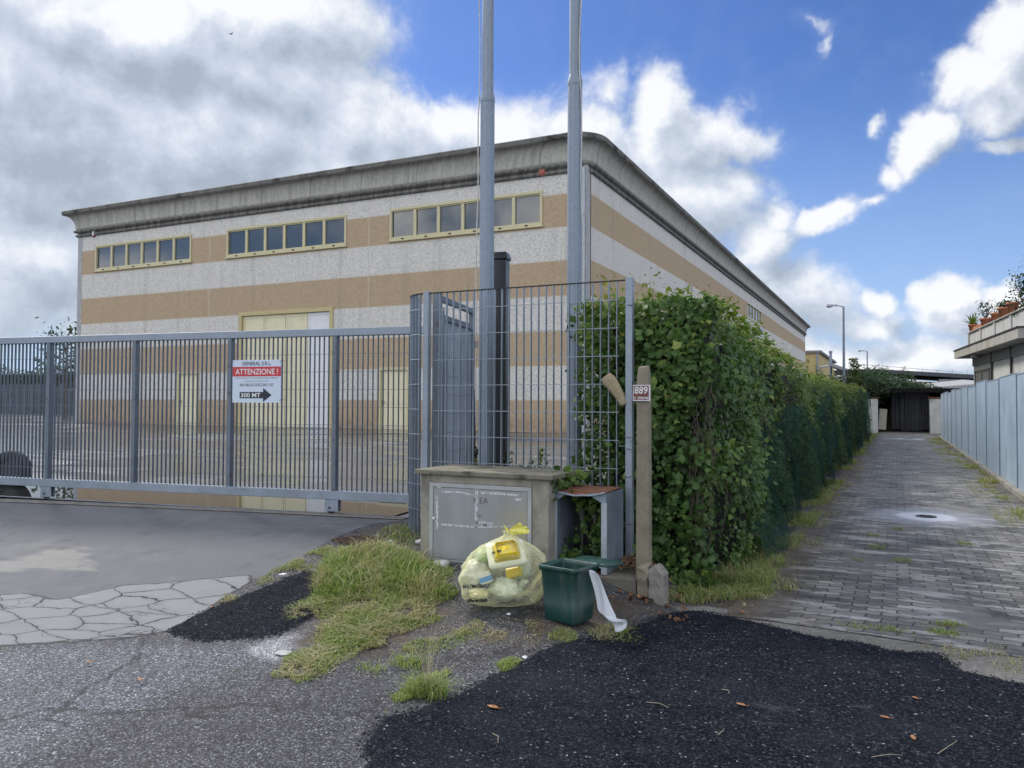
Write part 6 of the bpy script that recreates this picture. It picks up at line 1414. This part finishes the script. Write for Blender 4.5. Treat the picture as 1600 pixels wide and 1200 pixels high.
def sapling(px, ytop, ybot, D, w_, n, label, mat, size=.14):
    t_ = atD(px, ytop, D); b0 = atD(px, ybot, D); h = t_[2]-b0[2]; o = empty('young_tree', (t_[0], t_[1], 0)); tag(o, label, 'tree')
    def fn(n_):
        f = rng.random(n_); k = rng.integers(0, 9, n_); zc_ = b0[2]+h*(k+.5)/9; rr_ = w_*(1-.35*(k/9))*np.sqrt(rng.random(n_)); a = rng.random(n_)*6.28
        P = np.stack([rr_*np.cos(a), rr_*np.sin(a), zc_+rng.normal(size=n_)*.12*h/9*2-rr_*.15], 1); return P, np.tile([0, 0, .8], (n_, 1)), .4+.4*rng.random(n_)
    leaves(n, fn, size, mat, 'crown', o, 'leaf'); b = MB(); b.tube((0, 0, 0), (0, 0, t_[2]-.1), .05, .015, 8)
    for k in range(9): a = k*2.4; z = b0[2]+h*(k+.4)/9; b.path([(0, 0, z), (w_*.7*math.cos(a), w_*.7*math.sin(a), z+.1)], [.015, .005], 4)
    b.build('trunk', M_bark, o)
sapling(1334, 559, 592, 46, .38, 620, 'young feathery tree between the two street lamps', M_hedge)
sapling(1412, 572, 600, 50, .25, 90, 'thin twiggy sapling above the right canopy', M_darkleaf, .10)
sapling(1350, 575, 600, 50, .45, 160, 'sparse dark sapling below the far street lamp', M_darkleaf)
# street lamps
def lamp(px, ytop, ybase, D, r0, label):
    t_ = atD(px, ytop, D); o = empty('street_lamp', (t_[0], t_[1], 0)); tag(o, label, 'street lamp', 'street lamps beyond the hedge'); H_ = t_[2]
    b = MB(); zj = atD(px, 590, D)[2]; b.tube((0, 0, 0), (0, 0, zj), r0*1.5, r0*1.4, 14); b.tube((0, 0, zj), (0, 0, H_), r0*.95, r0*.7, 14); b.build('pole', M_pole, o)
    dirv = Vector((-CR[0], -CR[1], 0)); b = MB(); b.path([(0, 0, H_-.02), tuple(dirv*.25+Vector((0, 0, H_+.04))), tuple(dirv*.5+Vector((0, 0, H_+.03)))], .03, 6); b.build('arm', M_pole, o)
    rot = Matrix.Translation(dirv*.75+Vector((0, 0, H_))) @ Matrix.Rotation(math.atan2(dirv.y, dirv.x), 4, 'Z'); b = MB()
    b.add([(-.35, -.12, .04), (.32, -.14, .0), (.38, 0, -.02), (.32, .14, .0), (-.35, .12, .04), (-.35, -.08, .12), (.28, -.1, .12), (.28, .1, .12), (-.35, .08, .12)], [(4, 3, 2, 1, 0), (5, 6, 7, 8), (0, 1, 6, 5), (1, 2, 6), (2, 7, 6), (2, 3, 7), (3, 4, 8, 7), (4, 0, 5, 8)], False, rot); b.build('lamp_head', simple('lamp_grey', (.36, .38, .42), .5), o)
    b = MB(); b.add([(-.1, -.10, -.005), (.28, -.11, -.03), (.28, .11, -.03), (-.1, .10, -.005), (.1, 0, -.09)], [(0, 1, 4), (1, 2, 4), (2, 3, 4), (3, 0, 4)], True, rot); b.build('lens', simple('lamp_lens', (.45, .47, .48), .2), o)
lamp(1318, 479, 612, 48, .085, 'tall grey street lamp rising from the hedge, nearer of the two')
lamp(1355, 549, 590, 88, .085, 'distant small street lamp above the dark bush')
# satellite dish
p = atD(1399, 597, 49.5); o = empty('satellite_dish', p); o.rotation_euler = (rad(60), rad(10), rad(20)); tag(o, 'small white satellite dish above the creeper at the lane end', 'satellite dish')
b = MB(); b.lathe([(.001, -.08), (.15, -.06), (.28, -.02), (.36, .03), (.365, .03)], 28); q_ = b.build('reflector', M_white, o); q_.modifiers.new('t', 'SOLIDIFY').thickness = .02
b = MB(); b.path([(0, -.3, 0), (0, -.2, .25), (0, 0, .4)], .02, 6); b.tube((0, 0, .36), (0, 0, .46), .04); b.path([(0, 0, -.05), (0, .2, -.5), (0, .3, -.9)], .03, 6); b.build('arm', M_dark, o)
# yellow building
p = atD(1279, 590, 100); yb = empty('yellow_building', (p[0], p[1], 0)); tag(yb, 'small ochre yellow building with flat roof beyond the warehouse corner', 'building')
zr_ = atD(1279, 551, 100)[2]; M_yel = simple('ochre_render', (.52, .42, .20), .85, 0, .08, 1, .1); M_yelp = simple('pale_ochre_render', (.52, .45, .30), .85, 0, .08, 1, .1)
xl = atY(1255, 570, p[1])[0]-p[0]-3; xr = atY(1279, 570, p[1])[0]-p[0]; yfar = 28
b = MB(); b.box(xl, xr, 0, yfar, 0, zr_); b.build('wall', M_yel, yb)
b = MB(); b.box(xl-.5, xr+.35, -.35, yfar+.4, zr_+.001, zr_+.28); b.build('roof', simple('grey_roof', (.20, .21, .24), .7), yb)
b = MB(); b.box(xr-.25, xr-.05, -.12, -.001, 0, zr_); b.build('downpipe', M_galv, yb)
b = MB(); 
for k in range(3): b.box(xr+.001, xr+.10, 8+k*6, 11+k*6, 3.2, 5.6)
b.build('window', M_dark, yb)
p = atD(1298, 590, 96); b = MB(); zt_ = atD(1298, 552, 96)[2]; b.tube((0, 0, 0), (0, 0, zt_), .16, .16, 12); b.tube((0, 0, zt_), (0, 0, zt_+.3), .22, .22, 12); b.path([(-.1, 0, zt_-1.5), (-1.2, .5, zt_-1.6), (-1.6, .8, zt_-3)], .1, 6); tag(b.build('flue_pipe', M_galv, loc=(p[0], p[1], 0)), 'tall thin metal flue pipe beside the yellow building', 'flue')
p = atD(1303, 590, 92); zt_ = atD(1303, 570, 92)[2]; o = empty('low_shed', (p[0], p[1], 0)); tag(o, 'low dark shed with sloping pale roof behind the nearer street lamp', 'shed')
zt3 = atD(1318, 582, 92)[2]; b = MB(); b.add([(-.6, 0, zt_), (3.6, 0, zt3-.8), (3.6, 14, zt3-.8), (-.6, 14, zt_), (-.6, 0, zt_+.35), (3.6, 0, zt3-.45), (3.6, 14, zt3-.45), (-.6, 14, zt_+.35)], [(0, 1, 5, 4), (4, 5, 6, 7), (0, 3, 2, 1), (1, 2, 6, 5), (3, 0, 4, 7)]); b.build('roof', simple('pale_roof', (.35, .38, .42), .7), o); b = MB(); b.box(-.4, 3.0, .5, 13, 0, zt3-.9); b.build('wall', M_dark, o)
# far shed row
def far_shed():
    D = 72; a = atD(1384, 577, D); c = atD(1515, 589, D); o = empty('long_shed', (a[0], a[1], 0)); tag(o, 'long low shed with dark roof and yellowish wall behind the lane end', 'shed')
    dx, dy = c[0]-a[0], c[1]-a[1]; L_ = math.hypot(dx, dy)+4; o.rotation_euler = (0, 0, math.atan2(dy, dx)); zt_ = a[2]; ze = c[2]
    b = MB(); b.add([(-1, -.4, zt_-.35), (L_, -.4, ze-.35), (L_, 9, ze-.2), (-1, 9, zt_-.2), (-1, -.4, zt_), (L_, -.4, ze), (L_, 9, ze+.3), (-1, 9, zt_+.3)], [(0, 1, 5, 4), (4, 5, 6, 7), (0, 3, 2, 1), (1, 2, 6, 5), (3, 0, 4, 7)]); b.build('roof', simple('dark_sheet_roof', (.07, .075, .09), .6), o)
    b = MB(); b.box(0, L_-1, .3, 8, 0, ze-.45); b.build('wall', simple('yellow_shed_wall', (.42, .36, .22), .9, 0, .2, 1.2, .1), o)
    b = MB(); x0_ = L_*.42; b.box(x0_, x0_+2.8, .1, .29, 1.5, ze-.2); b.build('panel', simple('pale_corrugated', (.42, .44, .45), .6), o)
    b = MB()
    for k in range(11): x = 1.5+k*1.5; b.tube((x, 8, ze+.2), (x, 8, ze+1.05), .02, .02, 5)
    b.tube((0, 8, zt_+.4+.55), (L_, 8, ze+.75), .02, .02, 5); b.build('railing', M_galv, o)
    b = MB(); 
    for k in range(6): b.box(1+k*3, 1.15+k*3, .28, .299, 0, ze-.46)
    b.build('pilaster', M_dark, o)
far_shed()
a = atD(1455, 607, 62); c = atD(1520, 598, 62); b = MB(); o = empty('lean_to_roof', (a[0], a[1], 0)); tag(o, 'pale low pitched lean-to roof in front of the long shed', 'shed roof'); dx, dy = c[0]-a[0], c[1]-a[1]; o.rotation_euler = (0, 0, math.atan2(dy, dx)); L_ = math.hypot(dx, dy)
b.add([(-1, 0, a[2]-.25), (L_+2, 0, c[2]-.2), (L_+2, 5, c[2]-.2), (-1, 5, a[2]-.1), (-1, 0, a[2]), (L_+2, 0, c[2]+.05), (L_+2, 5, c[2]+.4), (-1, 5, a[2]+.2)], [(0, 1, 5, 4), (4, 5, 6, 7), (0, 3, 2, 1), (1, 2, 6, 5), (3, 0, 4, 7)]); b.build('roof', simple('pale_sheet', (.36, .35, .36), .7), o)
b = MB(); b.box(0, L_+1.5, .3, 4.5, 0, a[2]-.3); b.build('wall', simple('grey_lean_to_wall', (.28, .29, .31), .9), o)

# ================================================================== FAR LEFT BOUNDARY
YW = 40.
a = atY(-60, 640, YW); c = atY(122, 640, YW)
zt_ = atY(60, 600, YW)[2]
bf = empty('boundary_fence', ((a[0]+c[0])/2, YW, .6)); tag(bf, 'dark slatted boundary fence across the far left of the yard', 'fence')
b = MB(); L_ = (c[0]-a[0])/2+14
k = -L_
while k < L_: b.box(k, k+.22, -.02, .02, -.6, zt_-.6); k += .30
b.build('slats', simple('dark_slats', (.09, .11, .135), .7), bf)
b = MB()
for z in (.1, (zt_-.6)*.5, zt_-.8): b.box(-L_, L_, .021, .07, z, z+.08)
b.build('rail', M_dark, bf)
def boundary_fn(n):
    x = rng.uniform(a[0]-16, c[0]+14, n); z = .8+rng.random(n)*(atY(60, 571, YW)[2]-.9+.25*np.sin(x*.9)+.15*np.sin(x*2.3)); y = YW+1.2+rng.normal(size=n)*.35; P = np.stack([x, y, z], 1); cc_ = clump(P*.5); return P, np.tile([.1, -.9, .2], (n, 1)), .3+.3*rng.random(n)+.2*cc_
o = leaves(16000, boundary_fn, .24, M_darkleaf, 'boundary_hedge', None, 'quad'); tag(o, 'dark evergreen hedge behind the boundary fence at far left', 'hedge')
b = MB(); b.box(a[0]-16, c[0]+14, YW+1.2, YW+2, .3, zt_+.9); hb = b.build('inner_growth', M_core, None); hb.parent = o
def tree(px, ytop, D, w_, n, label, size=.22):
    t_ = atD(px, ytop, D); o = empty('tree', (t_[0], t_[1], .5)); tag(o, label, 'tree'); h = t_[2]-.5
    b = MB(); b.path([(0, 0, 0), (.05, 0, h*.4), (0, .05, h*.9)], [.14, .09, .03], 8); BR = []
    for k in range(14): a_ = k*2.4; z = h*(.35+.6*k/14); e = (w_*math.cos(a_)*(1-.4*k/14), w_*math.sin(a_)*(1-.4*k/14), z+h*.12); b.path([(0, 0, z), (e[0]*.5, e[1]*.5, z+h*.08), e], [.05, .03, .01], 5); BR.append((np.array([0, 0, z]), np.array(e)))
    b.build('trunk', M_bark, o)
    def fn(n_):
        k = rng.integers(0, len(BR), n_); f = .35+.75*rng.random(n_); P = np.array([BR[i][0]+(BR[i][1]-BR[i][0])*q for i, q in zip(k, f)])+rng.normal(size=(n_, 3))*.28*w_/1.6; return P, rng.normal(size=(n_, 3)), .3+.4*rng.random(n_)
    leaves(n, fn, size, M_darkleaf, 'crown', o, 'quad')
tree(104, 516, 44, 1.5, 900, 'thin loose tree beside the left end of the warehouse')
# distant bird
p = atD(360, 53, 60); b = MB(); b.add([(0, -.12, 0), (.03, 0, .02), (0, .14, 0), (-.03, 0, .02), (.3, .02, .09), (-.3, .02, .09), (0, 0, -.03)], [(0, 1, 3), (1, 2, 3), (1, 4, 2), (3, 2, 5), (0, 6, 1), (0, 3, 6), (1, 6, 2), (2, 6, 3)]); tag(b.build('bird', M_dark, loc=p), 'tiny dark bird flying high in front of the grey cloud', 'bird')

# ================================================================== loose grit on the road
def grit(name, pts, size, mat, label):
    n = len(pts); base = np.array([(1, 0, 0), (0, 1, 0), (-1, 0, 0), (0, -1, 0), (0, 0, .8), (0, 0, -.5)]); fc_ = np.array([(0, 1, 4), (1, 2, 4), (2, 3, 4), (3, 0, 4), (1, 0, 5), (2, 1, 5), (3, 2, 5), (0, 3, 5)])
    sz = size*(.4+1.3*rng.random(n)**2); a = rng.random(n)*6.28; V = base[None]*(sz[:, None, None]*(.6+.8*rng.random((n, 6, 1)))); c_, s_ = np.cos(a)[:, None], np.sin(a)[:, None]
    X = V[..., 0]*c_-V[..., 1]*s_; Y = V[..., 0]*s_+V[..., 1]*c_; P = np.stack([X+pts[:, 0:1], Y+pts[:, 1:2], V[..., 2]+pts[:, 2:3]], -1)
    F_ = (fc_[None]+np.arange(n)[:, None, None]*6).reshape(-1, 3); return tag(np_mesh(name, P.reshape(-1, 3), F_, mat), label, 'grit', kind='stuff')
def along(P, n, sp, i0=0, i1=None):
    Q = P[i0:i1]; L_ = np.r_[0, np.cumsum(np.linalg.norm(np.diff(Q, axis=0), axis=1))]; u = rng.random(n)*L_[-1]; x = np.interp(u, L_, Q[:, 0])+rng.normal(size=n)*sp; y = np.interp(u, L_, Q[:, 1])+rng.normal(size=n)*sp; return np.stack([x, y, H(x, y)+.004], 1)
dark_pts = np.concatenate([along(P_new, 900, .018, 0, 11), along(P_new, 900, .022, 13), along(P_small, 600, .02)])
pale_x = rng.uniform(-5.5, 1.8, 900); pale_y = rng.uniform(2.6, 6.3, 900); kk = (sdf(pale_x, pale_y, P_new) < 0) | (rng.random(900) < .3); pale_x = pale_x[kk]; pale_y = pale_y[kk]
pale_pts = np.concatenate([np.stack([pale_x, pale_y, H(pale_x, pale_y)+.004+.016*(sdf(pale_x, pale_y, P_new) > 0)], 1), along(P_grav, 260, .08), along(P_thr, 260, .06), along(P_dirt2, 200, .15)])
grit('grit', dark_pts, .0065, simple('tar_grit', (.022, .024, .03), .8, 0, .3, 40, 0), 'black crumbs of tarmac along the broken patch edges')
grit('grit', pale_pts, .0040, simple('pale_grit', (.34, .34, .35), .8, 0, .4, 40, 0), 'pale loose stone chips scattered over the road')
